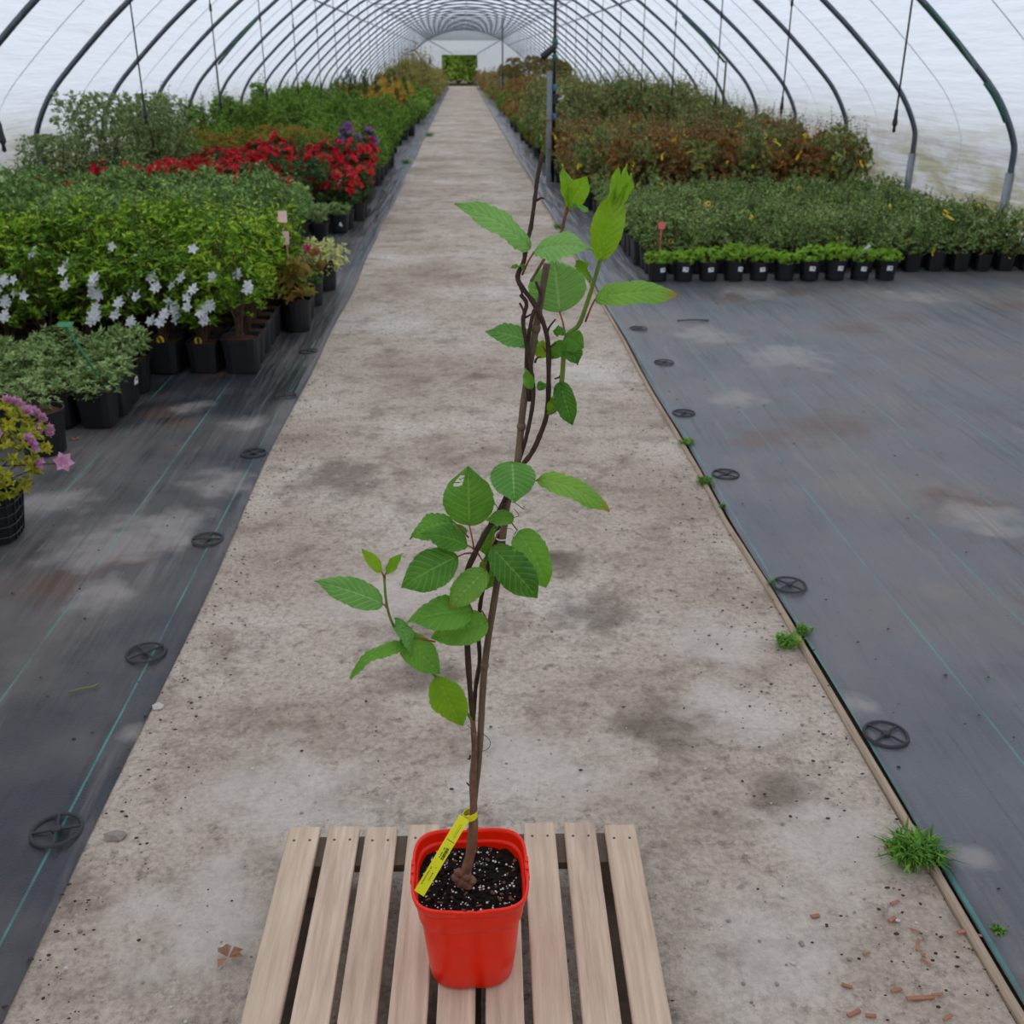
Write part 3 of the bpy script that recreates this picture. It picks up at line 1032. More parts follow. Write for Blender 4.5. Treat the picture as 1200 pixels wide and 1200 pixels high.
# (base px, tip px, width px, face, options, petiole from px or None)
LV = [
    # crown
    ((621, 292, -.015), (533, 238, -.04), 34, (.25, -.75, .6), dict(mat='leaf_pale', bend=.10, fold=.12, blunt=.5, seed=1), (613, 298, -.012)),
    ((626, 295, -.03), (693, 292, -.06), 38, (-.1, -.62, .78), dict(mat='leaf_pale', bend=.10, fold=.08, seed=2), (612, 322, -.014)),
    ((656, 366, .03), (649, 303, .045), 66, FRT, dict(mat='leaf_pale', bend=.04, fold=.06, blunt=.62, seed=3), (663, 395, .0)),
    ((675, 306, -.05), (692, 331, -.03), 14, (.8, -.6, .1), dict(mat='leaf_young', bend=.05, seed=4), None),
    ((704, 305, -.02), (723, 218, -.03), 37, (-.25, -1, .0), dict(mat='leaf_young', bend=.05, fold=.3, blunt=.62, seed=5, twist=.3), None),
    ((719, 240, -.03), (725, 194, -.032), 13, (-.4, -1, .0), dict(mat='leaf_young', bend=.02, fold=.5, seed=6, pucker=.0008), None),
    ((721, 244, -.026), (735, 192, -.022), 13, (.5, -1, .0), dict(mat='leaf_young', bend=.02, fold=.5, seed=7, pucker=.0008), None),
    ((722, 248, -.026), (741, 203, -.018), 12, (.7, -.8, .0), dict(mat='leaf_young', bend=.03, fold=.5, seed=8, pucker=.0008), None),
    ((666, 242, .012), (658, 192, .012), 17, (.6, -.8, 0), dict(mat='leaf_young', bend=.04, fold=.3, seed=9, pucker=.001), None),
    ((667, 243, .012), (688, 206, .0), 25, (-.3, -1, 0), dict(mat='leaf_young', bend=.04, fold=.15, seed=10, blunt=.6, pucker=.001), None),
    ((668, 247, .01), (690, 248, -.02), 11, (0, -.4, .9), dict(mat='leaf_pale', bend=.2, seed=11, pucker=.001), (664, 250, .012)),
    ((697, 351, -.02), (794, 347, -.05), 36, (.05, -.66, .75), dict(mat='leaf_red', bend=.09, fold=.12, blunt=.6, seed=12), (686, 377, -.016)),
    ((632, 405, .02), (569, 388, .03), 30, (.1, -.7, .7), dict(mat='leaf_pale', bend=.08, fold=.05, seed=13), (640, 412, .0)),
    ((664, 395, -.02), (684, 408, -.03), 26, (-.2, -.9, .4), dict(mat='leaf', bend=.12, fold=.2, seed=14, twist=.5), None),
    ((664, 402, -.02), (677, 428, -.03), 22, (.2, -1, .1), dict(mat='leaf', bend=.1, fold=.3, seed=15, twist=-.6), None),
    ((662, 392, -.02), (648, 388, -.01), 12, (0, -.8, .6), dict(mat='leaf', bend=.12, fold=.2, seed=16), None),
    ((662, 400, .0), (645, 420, .005), 18, (0, -1, .4), dict(mat='leaf', bend=.12, fold=.2, seed=17), None),
    ((656, 447, -.018), (671, 499, -.03), 25, (-.15, -1, .05), dict(mat='leaf', bend=.06, fold=.12, seed=18), None),
    ((645, 484, -.01), (647, 464, -.012), 10, FRT, dict(mat='leaf_young', seed=19, pucker=.0008), None),
    ((629, 452, -.016), (641, 452, -.02), 11, FRT, dict(mat='leaf', seed=20, pucker=.0008), None),
    ((622, 456, -.016), (616, 432, -.02), 13, FRT, dict(mat='leaf', seed=21, pucker=.0008), None),
    ((616, 315, -.016), (599, 313, -.03), 8, UPF, dict(mat='leaf', seed=22, pucker=.0006), None),
    ((634, 420, .004), (636, 398, .012), 18, FRT, dict(mat='leaf_young', seed=23, pucker=.0012), None),
    # middle whorl
    ((630, 562, -.02), (714, 600, -.05), 32, (.25, -.62, .75), dict(mat='leaf_red', bend=.14, fold=.08, seed=30), (609, 578, -.008)),
    ((600, 541, -.02), (603, 589, -.06), 52, (0, -.75, .65), dict(mat='leaf_pale', bend=.10, fold=-.15, blunt=.45, seed=31), (601, 560, -.0)),
    ((550, 616, -.02), (549, 546, .0), 58, (-.1, -1, .25), dict(mat='leaf', bend=.05, fold=.12, blunt=.55, seed=32, hole=(36, 46, 2, 5)), (556, 645, -.014)),
    ((532, 612, .0), (480, 632, -.01), 34, (-.15, -.5, .85), dict(mat='leaf', bend=.16, fold=-.1, seed=33), (549, 630, -.004)),
    ((548, 639, -.02), (494, 625, -.03), 31, (0, -.55, .83), dict(mat='leaf', bend=.08, fold=.08, seed=34), (558, 647, -.014)),
    ((537, 652, -.03), (470, 689, -.05), 47, (-.1, -.75, .65), dict(mat='leaf', bend=.08, fold=.06, blunt=.6, seed=35), (552, 648, -.014)),
    ((570, 668, -.03), (526, 713, -.05), 34, (-.15, -.8, .6), dict(mat='leaf_red', bend=.08, fold=.08, seed=36), (560, 648, -.014)),
    ((575, 640, -.03), (630, 701, -.045), 43, (.2, -.9, .4), dict(mat='leaf', bend=.06, fold=.08, blunt=.6, seed=37), (590, 617, -.01)),
    ((606, 621, -.01), (640, 689, -.01), 45, (.45, -.85, .3), dict(mat='leaf', bend=.10, fold=-.08, seed=38), (592, 606, -.004)),
    ((602, 606, -.03), (570, 609, -.045), 19, (0, -.8, .6), dict(mat='leaf', bend=.05, fold=.05, blunt=.5, seed=39), None),
    ((588, 645, .02), (566, 690, .03), 34, FRT, dict(mat='leaf', seed=40), None),
    ((580, 615, .02), (572, 655, .03), 30, FRT, dict(mat='leaf', seed=41), None),
    ((548, 622, .02), (512, 645, .04), 30, UPF, dict(mat='leaf', seed=42), None),
    # low side shoot
    ((449, 708, -.065), (368, 681, -.08), 33, (.1, -.72, .7), dict(mat='leaf_pale', bend=.09, fold=.10, seed=50), (453, 712, -.062)),
    ((447, 670, -.062), (424, 643, -.07), 14, (.4, -.9, .3), dict(mat='leaf_young', bend=.05, fold=.3, seed=51, pucker=.0008), (450, 676, -.062)),
    ((452, 672, -.062), (473, 648, -.065), 12, (-.5, -.8, .3), dict(mat='leaf_young', bend=.05, fold=.3, seed=52, pucker=.0008), (451, 678, -.062)),
    ((554, 716, -.035), (477, 729, -.06), 42, (0, -.6, .8), dict(mat='leaf', bend=.10, fold=.05, seed=53), (548, 705, -.014)),
    ((572, 729, -.02), (505, 748, -.03), 40, (0, -.75, .65), dict(mat='leaf', bend=.08, fold=.10, blunt=.5, seed=54), (564, 715, .0)),
    ((462, 724, -.062), (482, 770, -.075), 20, (.75, -.55, .35), dict(mat='leaf_pale', bend=.10, fold=.2, seed=55), None),
    ((480, 757, -.06), (411, 796, -.085), 21, (-.2, -.35, .9), dict(mat='leaf', bend=.24, fold=-.2, seed=56), None),
    ((470, 745, -.05), (516, 790, -.06), 36, (.1, -.75, .65), dict(mat='leaf', bend=.08, fold=.06, blunt=.5, seed=57), (510, 752, -.05)),
    ((513, 791, -.05), (543, 851, -.07), 43, (-.3, -1, .2), dict(mat='leaf_young', bend=.06, fold=.12, blunt=.6, seed=58), None),
]
SC_ = 1/790
for (B, T, W, Nn, kw, pet) in LV:
    Bp, Tp = P(*B), P(*T)
    depth = (Bp+ORG-Vector((0, 0, EYE))).dot(fw)
    lf = link('leaf', leaf_mesh(Bp, Tp, W*depth/FPX, Nn, **kw), root)
    if pet:
        a = P(*pet)
        mid_ = (a+Bp)/2+Vector((0, -.004, .004))
        b = MB(); b.tube([a, mid_, Bp, Bp+(Tp-Bp)*.04], [.0016, .0014, .0013, .001], 6); b.obj('petiole', M['petiole'], lf, True)

# ties and wires
b = MB()
c = P(593, 626, -.006)
b.tube([c+Vector((.016*math.cos(t)-.002, .012*math.sin(t), .006*math.sin(t*1.0+.6))) for t in [i*2*PI/18 for i in range(19)]], .0011, 6)
b.tube(catmull([c+Vector((.012, -.01, 0)), P(603, 628, -.02), P(608, 621, -.022), P(614, 619, -.022)], 4), .001, 6)
b.obj('white_tie', M['white_tie'], root, True)
for pts in ([(586, 592, -.016), (600, 588, -.02), (614, 597, -.02)], [(584, 596, -.016), (577, 586, -.02)], [(602, 596, -.014), (608, 604, -.018), (600, 607, -.016)],
            [(548, 850, -.018), (556, 857, -.02), (566, 860, -.012), (574, 868, -.016), (573, 876, -.016), (566, 880, -.014), (553, 880, -.018)], [(553, 862, -.018), (553, 872, -.018)]):
    stem('wire_tie', pts, .0006, M['wire'], root, 5, 6)

# yellow plant tag looped round the stem and hanging over the pot
tg = link('plant_tag', None, root)
bpy.data.objects.remove(tg)
c = P(551, 955, -.012)
rr_ = .0125
b = MB()
ring = [c+Vector((rr_*math.cos(t), rr_*math.sin(t), .004*math.cos(t+.5))) for t in [i*2*PI/22 for i in range(23)]]
vs, fs = [], []
for i, q in enumerate(ring):
    out = (q-c); out.z = 0; out.normalize()
    for k, (dz, do) in enumerate(((-.007, 0), (.007, 0), (.007, .0012), (-.007, .0012))):
        vs.append(q+out*do+Vector((0, 0, dz)))
for i in range(len(ring)-1):
    for k in range(4):
        fs.append((i*4+k, i*4+(k+1) % 4, (i+1)*4+(k+1) % 4, (i+1)*4+k))
b.add(vs, fs)
tl = b.obj('tag_loop', M['yellow'], root)
A = P(544, 958, -.03); Z = P(491, 1047, -.085)
ax = (Z-A); TL = ax.length; ax.normalize()
nn = Vector((-.05, -.8, .55)); nn = (nn-ax*nn.dot(ax)).normalized(); sd = nn.cross(ax)
TW = .0205


def tagpt(u, v, h):
    """u along 0..1, v across -.5..5, h above"""
    return A+ax*(u*TL)+sd*(v*TW)+nn*(h+.004*math.sin(u*PI))


b = MB()
K = 14
for i in range(K+1):
    for v_, h in ((-.5, 0), (.5, 0), (.5, -.0009), (-.5, -.0009)):
        b.v.append(tuple(tagpt(i/K, v_, h)))
for i in range(K):
    for k in range(4):
        b.f.append((i*4+k, i*4+(k+1) % 4, (i+1)*4+(k+1) % 4, (i+1)*4+k)); b.mi.append(0)
b.f += [(3, 2, 1, 0), (K*4, K*4+1, K*4+2, K*4+3)]; b.mi += [0, 0]
tag_strip = b.obj('tag_strip', M['yellow'], root)
tag_strip['label'] = 'yellow plastic plant tag with a barcode'


def ink(b, u0, u1, v0, v1):
    b.add([tagpt(u0, v0, .0004), tagpt(u1, v0, .0004), tagpt(u1, v1, .0004), tagpt(u0, v1, .0004)], [(0, 1, 2, 3)])


rng = random.Random(8)
b = MB()
u = .385
while u < .535:
    wd = rng.choice((.003, .004, .006, .009))
    ink(b, u, u+wd, .05, .33)
    u += wd+rng.choice((.003, .005))
b.obj('barcode', M['ink'], tag_strip)


def txt(b, u0, u1, v0, v1, n):
    st = (u1-u0)/n
    for i in range(n):
        if rng.random() < .12:
            continue
        a0 = u0+st*i
        ink(b, a0, a0+st*.28, v0, v1)
        ink(b, a0+st*.28, a0+st*.75, v0 if rng.random() < .5 else v0+(v1-v0)*.4, v0+(v1-v0)*(.28 if rng.random() < .5 else .65))


b = MB()
txt(b, .40, .53, -.14, -.02, 7)         # number under the barcode
txt(b, .08, .27, .16, .22, 16)
txt(b, .08, .25, .02, .07, 15)
txt(b, .64, .82, .08, .20, 10)
txt(b, .66, .90, -.30, -.19, 15)
ink(b, .30, .306, -.35, .42)
b.obj('print', M['ink'], tag_strip)

# ---------------------------------------------------------------- ground pegs
M['pegm'] = plain('black_peg_plastic', (44, 44, 46), .6)
b = MB(); b.lathe([(.055, .0), (.057, .006), (.063, .006), (.065, .0)], 28); ring_me = b.mesh('ring', M['pegm'], True)
b = MB(); b.lathe([(.013, 0), (.013, .008), (.009, .010), (0, .011)], 12); hub_me = b.mesh('hub', M['pegm'], True)
b = MB(); b.bbox((0, .035, .004), (.008, .048, .006), .002); spoke_me = b.mesh('spoke', M['pegm'])
words = ['nearest', 'second nearest', 'third nearest', 'fourth nearest', 'fifth nearest', 'sixth nearest', 'seventh nearest']
for side_, lst in (('left', [(68, 980), (172, 771), (244, 637), (298, 535), (336, 468), (362, 415)]), ('right', [(1037, 867), (924, 691), (850, 560), (801, 488), (778, 428), (748, 388)])):
    for i, q in enumerate(lst):
        g = G(*q); g.z = .018
        o = empty('ground_peg', g, rng.uniform(0, 1.5))
        tag(o, f'{words[i]} round black peg pinning the {side_}-hand cloth beside the path', 'ground peg', f'pegs in the {side_} cloth')
        link('ring', ring_me, o); link('hub', hub_me, o)
        for k in range(4):
            s_ = link('spoke', spoke_me, o); s_.rotation_euler.z = k*PI/2+.3

# ---------------------------------------------------------------- weeds, stones, chips on the path


def tuft(name, loc, r, h, n, label, seed):
    rr = random.Random(seed)
    b = MB()
    for i in range(n):
        a = rr.uniform(0, 2*PI); d = rr.uniform(.2, 1)**.7
        base = Vector((rr.gauss(0, r*.28), rr.gauss(0, r*.22), 0))
        tip = base+Vector((math.cos(a)*r*d, math.sin(a)*r*d, h*rr.uniform(.45, 1)*(1.1-.6*d)))
        mid = (base+tip)/2+Vector((0, 0, h*.25))
        s = (tip-base).cross(Vector((0, 0, 1)))
        if s.length < 1e-5:
            s = Vector((1, 0, 0))
        s = s.normalized()*rr.uniform(.0016, .0034)
        b.add([base-s, base+s, mid+s, mid-s, tip], [(0, 1, 2, 3), (3, 2, 4)])
    o = b.obj(name, M['grass'], None)
    o.location = loc
    tag(o, label, 'weed')
    return o


for i, (px, py, r, h, n, lab) in enumerate([
        (1070, 1008, .085, .075, 330, 'bright green tuft of grass, the largest, on the right edge of the path'),
        (922, 758, .05, .05, 150, 'small leafy weed by the second nearest right-hand peg'),
        (940, 745, .03, .05, 60, 'tiny weed growing against the right cloth above the small leafy weed'),
        (826, 568, .05, .04, 110, 'low green weed beside the third nearest right-hand peg'),
        (805, 522, .05, .04, 70, 'sparse weed at the timber edging below the fourth right-hand peg'),
        (846, 597, .02, .03, 40, 'very small sprig at the timber edging below the low green weed'),
        (1168, 1098, .02, .03, 30, 'tiny sprig at the cloth edge in the lower right corner'),
        (905, 688, .02, .03, 30, 'little sprig touching the second nearest right-hand peg'),
        (476, 192, .14, .12, 120, 'grass tuft on the left edge of the path far back'),
        (503, 160, .2, .16, 120, 'faint grass strip on the far left path edge'),
        (655, 268, .10, .08, 90, 'weed beside the right path edge behind the plant top')]):
    g = G(px, py); g.z = .008
    tuft('weed_tuft', g, r, h, n, lab, i+40)

M['stone'] = plain('pale_stone', (196, 190, 182), .8, 0, .2)
M['stone2'] = plain('grey_stone', (150, 138, 126), .85, 0, .25)
rng = random.Random(21)
o_ = None
b = MB(); ico(b, (0, 0, .006), .016, 0, (1.2, 1, .7), 4); o_ = b.obj('stone', M['stone']); o_.location = G(186, 830)
tag(o_, 'single white pebble by the left cloth edge', 'stone')
b = MB(); ico(b, (0, 0, .006), .026, 0, (1.2, .9, .55), 9); o_ = b.obj('stone', M['stone2']); o_.location = G(136, 982)
tag(o_, 'flat grey stone near the nearest left-hand peg', 'stone')
b = MB()
for i in range(900):
    x, y = rng.uniform(PL+.06, PR-.08), 1.3+7*rng.random()**1.6
    ico(b, (x, y, .006), rng.choice((.0022, .003, .003, .004, .0055)), rng.choice((0, 1, 1)), (1.1, 1, .6), i)
o_ = b.obj('path_grit', [M['stone'], M['stone2']])
tag(o_, 'loose grit and tiny pebbles strewn over the concrete path', 'grit', None, 'stuff')
M['clod'] = plain('dark_soil_crumb', (66, 52, 44), .95, 0, .3)
b = MB()
for i in range(1500):
    if rng.random() < .55:
        x = rng.choice((PL+abs(rng.gauss(.05, .1)), PR-abs(rng.gauss(.08, .14)))); y = 1.3+5*rng.random()**1.4
    else:
        x, y = rng.uniform(-2.4, 2.6), 1.5+5.5*rng.random()
    ico(b, (x, y, .012 if PL < x < PR else .02), rng.choice((.0016, .002, .0026, .0032, .0045)), 0, (rng.uniform(.8, 1.7), rng.uniform(.7, 1.2), .55), i)
o_ = b.obj('soil_crumbs', M['clod'])
tag(o_, 'dark crumbs of soil spilled along path edges and cloth', 'soil', None, 'stuff')
M['chip'] = plain('red_bark_chip', (168, 112, 88), .9, 0, .3)
chips = [(1048, 1060, 12, 20), (1082, 1122, 4, 60), (1072, 1093, 12, -30), (1050, 1163, 12, 10), (1078, 1172, 26, 5), (1045, 1080, 10, 30), (1128, 1094, 14, 10), (1142, 1098, 12, -20), (955, 1076, 10, 10), (1015, 1120, 9, 15), (992, 1158, 11, -30), (1000, 1190, 14, 20), (1020, 1193, 12, -10), (1075, 1110, 14, 60), (1085, 1130, 12, -50), (1040, 995, 12, 10), (1098, 1168, 12, 0), (1110, 1195, 12, 30)]
for i, (px, py, l, a) in enumerate(chips):
    g = G(px, py); g.z = .0075
    b = MB(); b.bbox((0, 0, 0), (rng.uniform(.005, .010), max(.010, l*rng.uniform(.0017, .0024)), rng.uniform(.002, .004)), .0009, 0, Matrix.Rotation(R(90+a), 3, 'Z') @ Matrix.Rotation(rng.uniform(-.12, .12), 3, 'X'))
    o_ = b.obj('bark_chip', M['chip']); o_.location = g
    tag(o_, 'reddish-brown bark chip lying on the concrete at lower right', 'bark chip', 'bark chips on the path')
M['dry'] = plain('dry_leaf', (172, 128, 96), .8, 0, .3)
for i, (px, py, lab, s) in enumerate(((268, 1130, 'curled dry brown leaf on the concrete left of the pallet', .035), (88, 520, 'orange dead leaf on the left cloth before the pots', .03), (92, 523, 'small orange leaf scrap beside the dead leaf on the left cloth', .015))):
    g = G(px, py); g.z = .02
    b = MB()
    for k in range(5 if i == 0 else 2):
        a = k*1.9+.5
        c = Vector((math.cos(a), math.sin(a), 0)); d = Vector((-c.y, c.x, 0))
        b.add([c*s*.05, c*s*.55+d*s*.3+Vector((0, 0, s*.35)), c*s+Vector((0, 0, s*.12)), c*s*.55-d*s*.3+Vector((0, 0, s*.3))], [(0, 1, 2), (0, 2, 3)])
    o_ = b.obj('dead_leaf', M['dry']); o_.location = g
    tag(o_, lab, 'dead leaf')
b = MB(); b.tube([(-.035, -.012, .004), (0, 0, .008), (.03, .012, .005), (.045, .02, .008)], [.003, .003, .003, .005], 6)
o_ = b.obj('twig', plain('green_twig', (130, 128, 70), .8), None, True); o_.location = G(97, 816)+Vector((0, 0, .02))
tag(o_, 'short pale green twig lying on the left cloth', 'twig')
b = MB(); b.tube([(-.12, 0, .008), (0, .01, .012), (.12, 0, .008)], .005, 6)
o_ = b.obj('twig', M['dark'], None, True); o_.location = G(812, 379)+Vector((0, 0, .014))
tag(o_, 'dark thin stick lying on the right cloth before the labelled pots', 'twig')

# ---------------------------------------------------------------- nursery stock
M['blackpot'] = plain('black_pot_plastic', (22, 22, 24), .5, 0, .1)
M['greenpot'] = plain('dark_green_pot_plastic', (22, 44, 38), .5)
M['compost'] = speckle('brown_compost', (58, 36, 26), (104, 66, 48), (120, 86, 66), 40, .1)
M['twigs'] = bark('shrub_twig', (62, 42, 30), (104, 74, 54), 40)
M['cane_s'] = bark('thin_cane', (150, 112, 70), (180, 142, 96), 20)
M['l_grey'] = leafmat('grey_green_leaf', [(80, 100, 50), (124, 146, 86), (166, 180, 130)], gain=1.55)
M['l_azalea'] = leafmat('azalea_leaf', [(34, 60, 18), (78, 116, 28), (122, 158, 38), (176, 194, 60)], gain=1.38)
M['l_pieris'] = leafmat('blue_green_leaf', [(56, 80, 40), (104, 134, 70), (156, 180, 110)], gain=1.45)
M['l_dark'] = leafmat('dark_evergreen_leaf', [(36, 56, 28), (62, 88, 44), (92, 116, 66)])
M['l_bronze'] = leafmat('bronze_green_leaf', [(84, 100, 34), (126, 124, 42), (150, 104, 50), (112, 132, 46)])
M['l_green'] = leafmat('fresh_green_leaf', [(46, 72, 28), (94, 128, 44), (140, 166, 66)], gain=1.38)
M['l_silver'] = leafmat('silver_leaf', [(74, 92, 46), (112, 130, 74), (160, 172, 124)])
M['l_rose'] = leafmat('small_rose_leaf', [(62, 82, 38), (108, 132, 66), (164, 180, 118)], gain=1.35)
M['l_rust'] = leafmat('rust_leaf', [(70, 84, 42), (104, 108, 54), (160, 98, 52), (138, 72, 48), (84, 98, 48), (146, 150, 92)], gain=1.55)
M['l_rosegreen'] = leafmat('rose_green_leaf', [(64, 88, 46), (100, 126, 66), (136, 110, 64), (146, 166, 112)], gain=1.55)
M['l_bright'] = leafmat('bright_low_leaf', [(84, 124, 34), (124, 162, 48), (156, 186, 68)])
M['l_varieg'] = leafmat('variegated_leaf', [(111, 136, 68), (194, 192, 111), (234, 228, 160), (138, 149, 82)])
M['l_orange'] = leafmat('orange_leaf', [(136, 118, 44), (190, 142, 54), (130, 134, 54)])
M['l_brown'] = leafmat('brown_crown_leaf', [(92, 80, 44), (124, 108, 56), (96, 102, 50)])
M['l_olive'] = leafmat('olive_sapling_leaf', [(122, 112, 60), (152, 140, 80), (120, 130, 66)])
M['l_conifer'] = leafmat('conifer_leaf', [(42, 77, 42), (62, 102, 57)])
M['l_yellowgreen'] = leafmat('yellow_green_leaf', [(110, 120, 34), (160, 158, 40), (190, 180, 60)])
M['l_tree'] = leafmat('outside_tree_leaf', [(92, 120, 34), (128, 156, 50), (160, 180, 80)])
M['f_white'] = leafmat('white_petal', [(226, 228, 230), (240, 240, 240)], .5, .3, gain=1.0)
M['f_red'] = leafmat('red_petal', [(190, 22, 36), (222, 46, 66), (206, 34, 34)], .5, .25, gain=1.0)
M['f_orangered'] = leafmat('orange_red_petal', [(212, 48, 34), (226, 66, 48)], .5, .25, gain=1.0)
M['f_pink'] = leafmat('lilac_pink_petal', [(206, 150, 190), (228, 178, 214), (206, 140, 166)], .5, .35, gain=1.0)
M['f_purple'] = leafmat('purple_petal', [(132, 84, 150), (160, 112, 168)], .5, .3, gain=1.0)
M['f_magenta'] = leafmat('magenta_petal', [(196, 40, 110), (214, 60, 120)], .5, .3, gain=1.0)
M['paper'] = plain('label_paper', (226, 228, 232), .6, 0, .03)
M['labelgrey'] = plain('label_print', (110, 112, 118), .6)
M['paper_pink'] = plain('faded_pink_label', (232, 196, 182), .6)
M['tagyellow'] = plain('yellow_loop_tag', (226, 196, 30), .5)
M['stakegreen'] = plain('green_label_stake', (30, 120, 74), .45)
M['stakered'] = plain('red_label_stake', (206, 84, 84), .5)
M['wood_stick'] = plain('wooden_stick', (190, 140, 100), .7)


def leaf6(b, base, d, nrm, L, W, mi=0, fold=.25, droop=.15):
    d = d.normalized()
    s = d.cross(nrm)
    if s.length < 1e-4:
        s = d.orthogonal()
    s.normalize()
    n = s.cross(d)
    tip = base+d*L-n*(L*droop)
    a, c = base+d*(L*.33), base+d*(L*.68)-n*(L*droop*.35)
    u = n*(W*fold)
    b.add([base, a+s*(W*.5)+u, c+s*(W*.42)+u*.8, tip, c-s*(W*.42)+u*.8, a-s*(W*.5)+u], [(0, 1, 2, 3), (0, 3, 4, 5)], mi)


def leaf4(b, base, d, nrm, L, W, mi=0, fold=.2, droop=.1):
    d = d.normalized()
    s = d.cross(nrm)
    if s.length < 1e-4:
        s = d.orthogonal()
    s.normalize()
    n = s.cross(d)
    m = base+d*(L*.45)+n*(W*fold)
    b.add([base, m+s*(W*.5), base+d*L-n*(L*droop), m-s*(W*.5)], [(0, 1, 2), (0, 2, 3)], mi)


def bloom(b, c, d, r, mi=0, petals=5, open_=.55, rr=random):
    d = d.normalized()
    u = d.orthogonal().normalized(); v = d.cross(u)
    a0 = rr.uniform(0, 6)
    for k in range(petals):
        t = a0+2*PI*k/petals
        o = u*math.cos(t)+v*math.sin(t)
        leaf6(b, c, (o*open_+d*(1-open_)), d-o*.3, r, r*.62, mi, .1, .2)


def shrub(name, seed, R_, z0, z1, ncl, k, L, W, leafm, shape='dome', stems=8, lf=leaf6, upb=.5, zstem=None, stem_r=.004, flowers=None, jitter=.35, fill=.35, shoots=(0, 0)):
    """a bush: whorls of leaves at shoot tips on real stems; returns [(part name, mesh)]"""
    rr = random.Random(seed)
    b = MB()
    fl = MB()
    zc, hz = (z0+z1)/2, (z1-z0)/2
    pts = []
    for i in range(ncl):
        a = rr.uniform(0, 2*PI)
        q = rr.random()
        if shape == 'dome':
            u = rr.uniform(-1, 1)
            rad = math.sqrt(max(0, 1-u*u*.8))
            sh = fill+(1-fill)*q**.4
            p_ = Vector((math.cos(a)*R_*rad*sh, math.sin(a)*R_*rad*sh, zc+hz*u*(.35+.65*sh)))
        elif shape == 'upright':
            u = q**.8
            rad = (.35+.65*math.sin(PI*min(1, .2+u*.75)))*rr.uniform(.3, 1)
            p_ = Vector((math.cos(a)*R_*rad, math.sin(a)*R_*rad, z0+(z1-z0)*u*rr.uniform(.85, 1)))
        elif shape == 'column':
            u = q
            rad = (1-.55*u)*rr.uniform(.55, 1)
            p_ = Vector((math.cos(a)*R_*rad, math.sin(a)*R_*rad, z0+(z1-z0)*u))
        else:  # airy
            sh = rr.random()**.55
            u = rr.uniform(-1, 1)
            p_ = Vector((math.cos(a)*R_*sh*(1-.25*u), math.sin(a)*R_*sh*(1-.25*u), zc+hz*u))
        pts.append(p_)
        out = Vector((p_.x, p_.y, 0))
        if out.length > 1e-5:
            out.normalize()
        ax = (out*(1-upb)+Vector((0, 0, upb*1.6))+Vector((rr.gauss(0, jitter), rr.gauss(0, jitter), rr.gauss(0, jitter)))).normalized()
        u_ = ax.orthogonal().normalized(); v_ = ax.cross(u_)
        a0 = rr.uniform(0, 6)
        for j in range(k):
            t = a0+2*PI*j/k*1.0+rr.uniform(-.3, .3)
            o = u_*math.cos(t)+v_*math.sin(t)
            dr = (o*rr.uniform(.6, 1)+ax*rr.uniform(.25, .75))
            l = L*rr.uniform(.65, 1.15)
            lf(b, p_-ax*(L*.35*j/k), dr, ax, l, W*l/L, 0)
        if flowers and rr.random() < flowers[2] and p_.z > z0+(z1-z0)*flowers[4]:
            for j in range(flowers[3]):
                dd = (ax+Vector((rr.gauss(0, .5), rr.gauss(0, .5), rr.gauss(0, .4)))).normalized()
                bloom(fl, p_+dd*L*.45, dd, flowers[1]*rr.uniform(.8, 1.15), 0, 5, .6, rr)
    zs = z0 if zstem is None else zstem
    for i in range(shoots[0]):
        a = rr.uniform(0, 6.28); q = R_*rr.uniform(.1, .95)
        base = Vector((math.cos(a)*q, math.sin(a)*q, z0+(z1-z0)*.55))
        top = base+Vector((rr.gauss(0, .05), rr.gauss(0, .05), (z1-z0)*.4+shoots[1]*rr.uniform(.3, 1)))
        b.tube([base, (base+top)/2+Vector((rr.gauss(0, .01), rr.gauss(0, .01), 0)), top], [stem_r*.7, stem_r*.6, stem_r*.3], 4, 1, False)
        for j in range(9):
            t = .25+.75*j/8
            p_ = base+(top-base)*t
            aa = a+j*2.4
            d_ = Vector((math.cos(aa), math.sin(aa), .5))
            lf(b, p_, d_, Vector((0, 0, 1)), L*rr.uniform(.6, 1), W*.9, 0)
    for p_ in rr.sample(pts, min(stems, len(pts))):
        st = Vector((rr.uniform(-.02, .02), rr.uniform(-.02, .02), zs))
        m_ = st+(p_-st)*.5+Vector((p_.x, p_.y, 0))*-.15
        b.tube([st, m_, p_], [stem_r, stem_r*.8, stem_r*.45], 4, 1, False)
    parts = [('foliage', b.mesh(name+'_foliage', [leafm, M['twigs']]))]
    if flowers and fl.v:
        parts.append(('blossom', fl.mesh(name+'_blossom', [flowers[0]])))
    return parts


def pot_mesh(name, r, h, e, m, n=20):
    """tapered pot with a lip; r = half width at the top"""
    b = MB()
    sh = superell(e)
    rings = [(0, .002), (r*.80, .002), (r*.82, .006), (r*.95, h*.86), (r*.955, h*.88), (r, h*.885), (r*1.01, h), (r*.965, h), (r*.93, h*.86), (r*.91, h*.8)]
    b.lathe(rings, n, 0, sh)
    return b.mesh(name, [m], False)


def soil_mesh(name, r, z, e, n=20):
    b = MB()
    sh = superell(e)
    b.lathe([(r, z-.004), (r*.6, z+.004), (0, z+.008)], n, 0, sh)
    return b.mesh(name, [M['compost']], True)


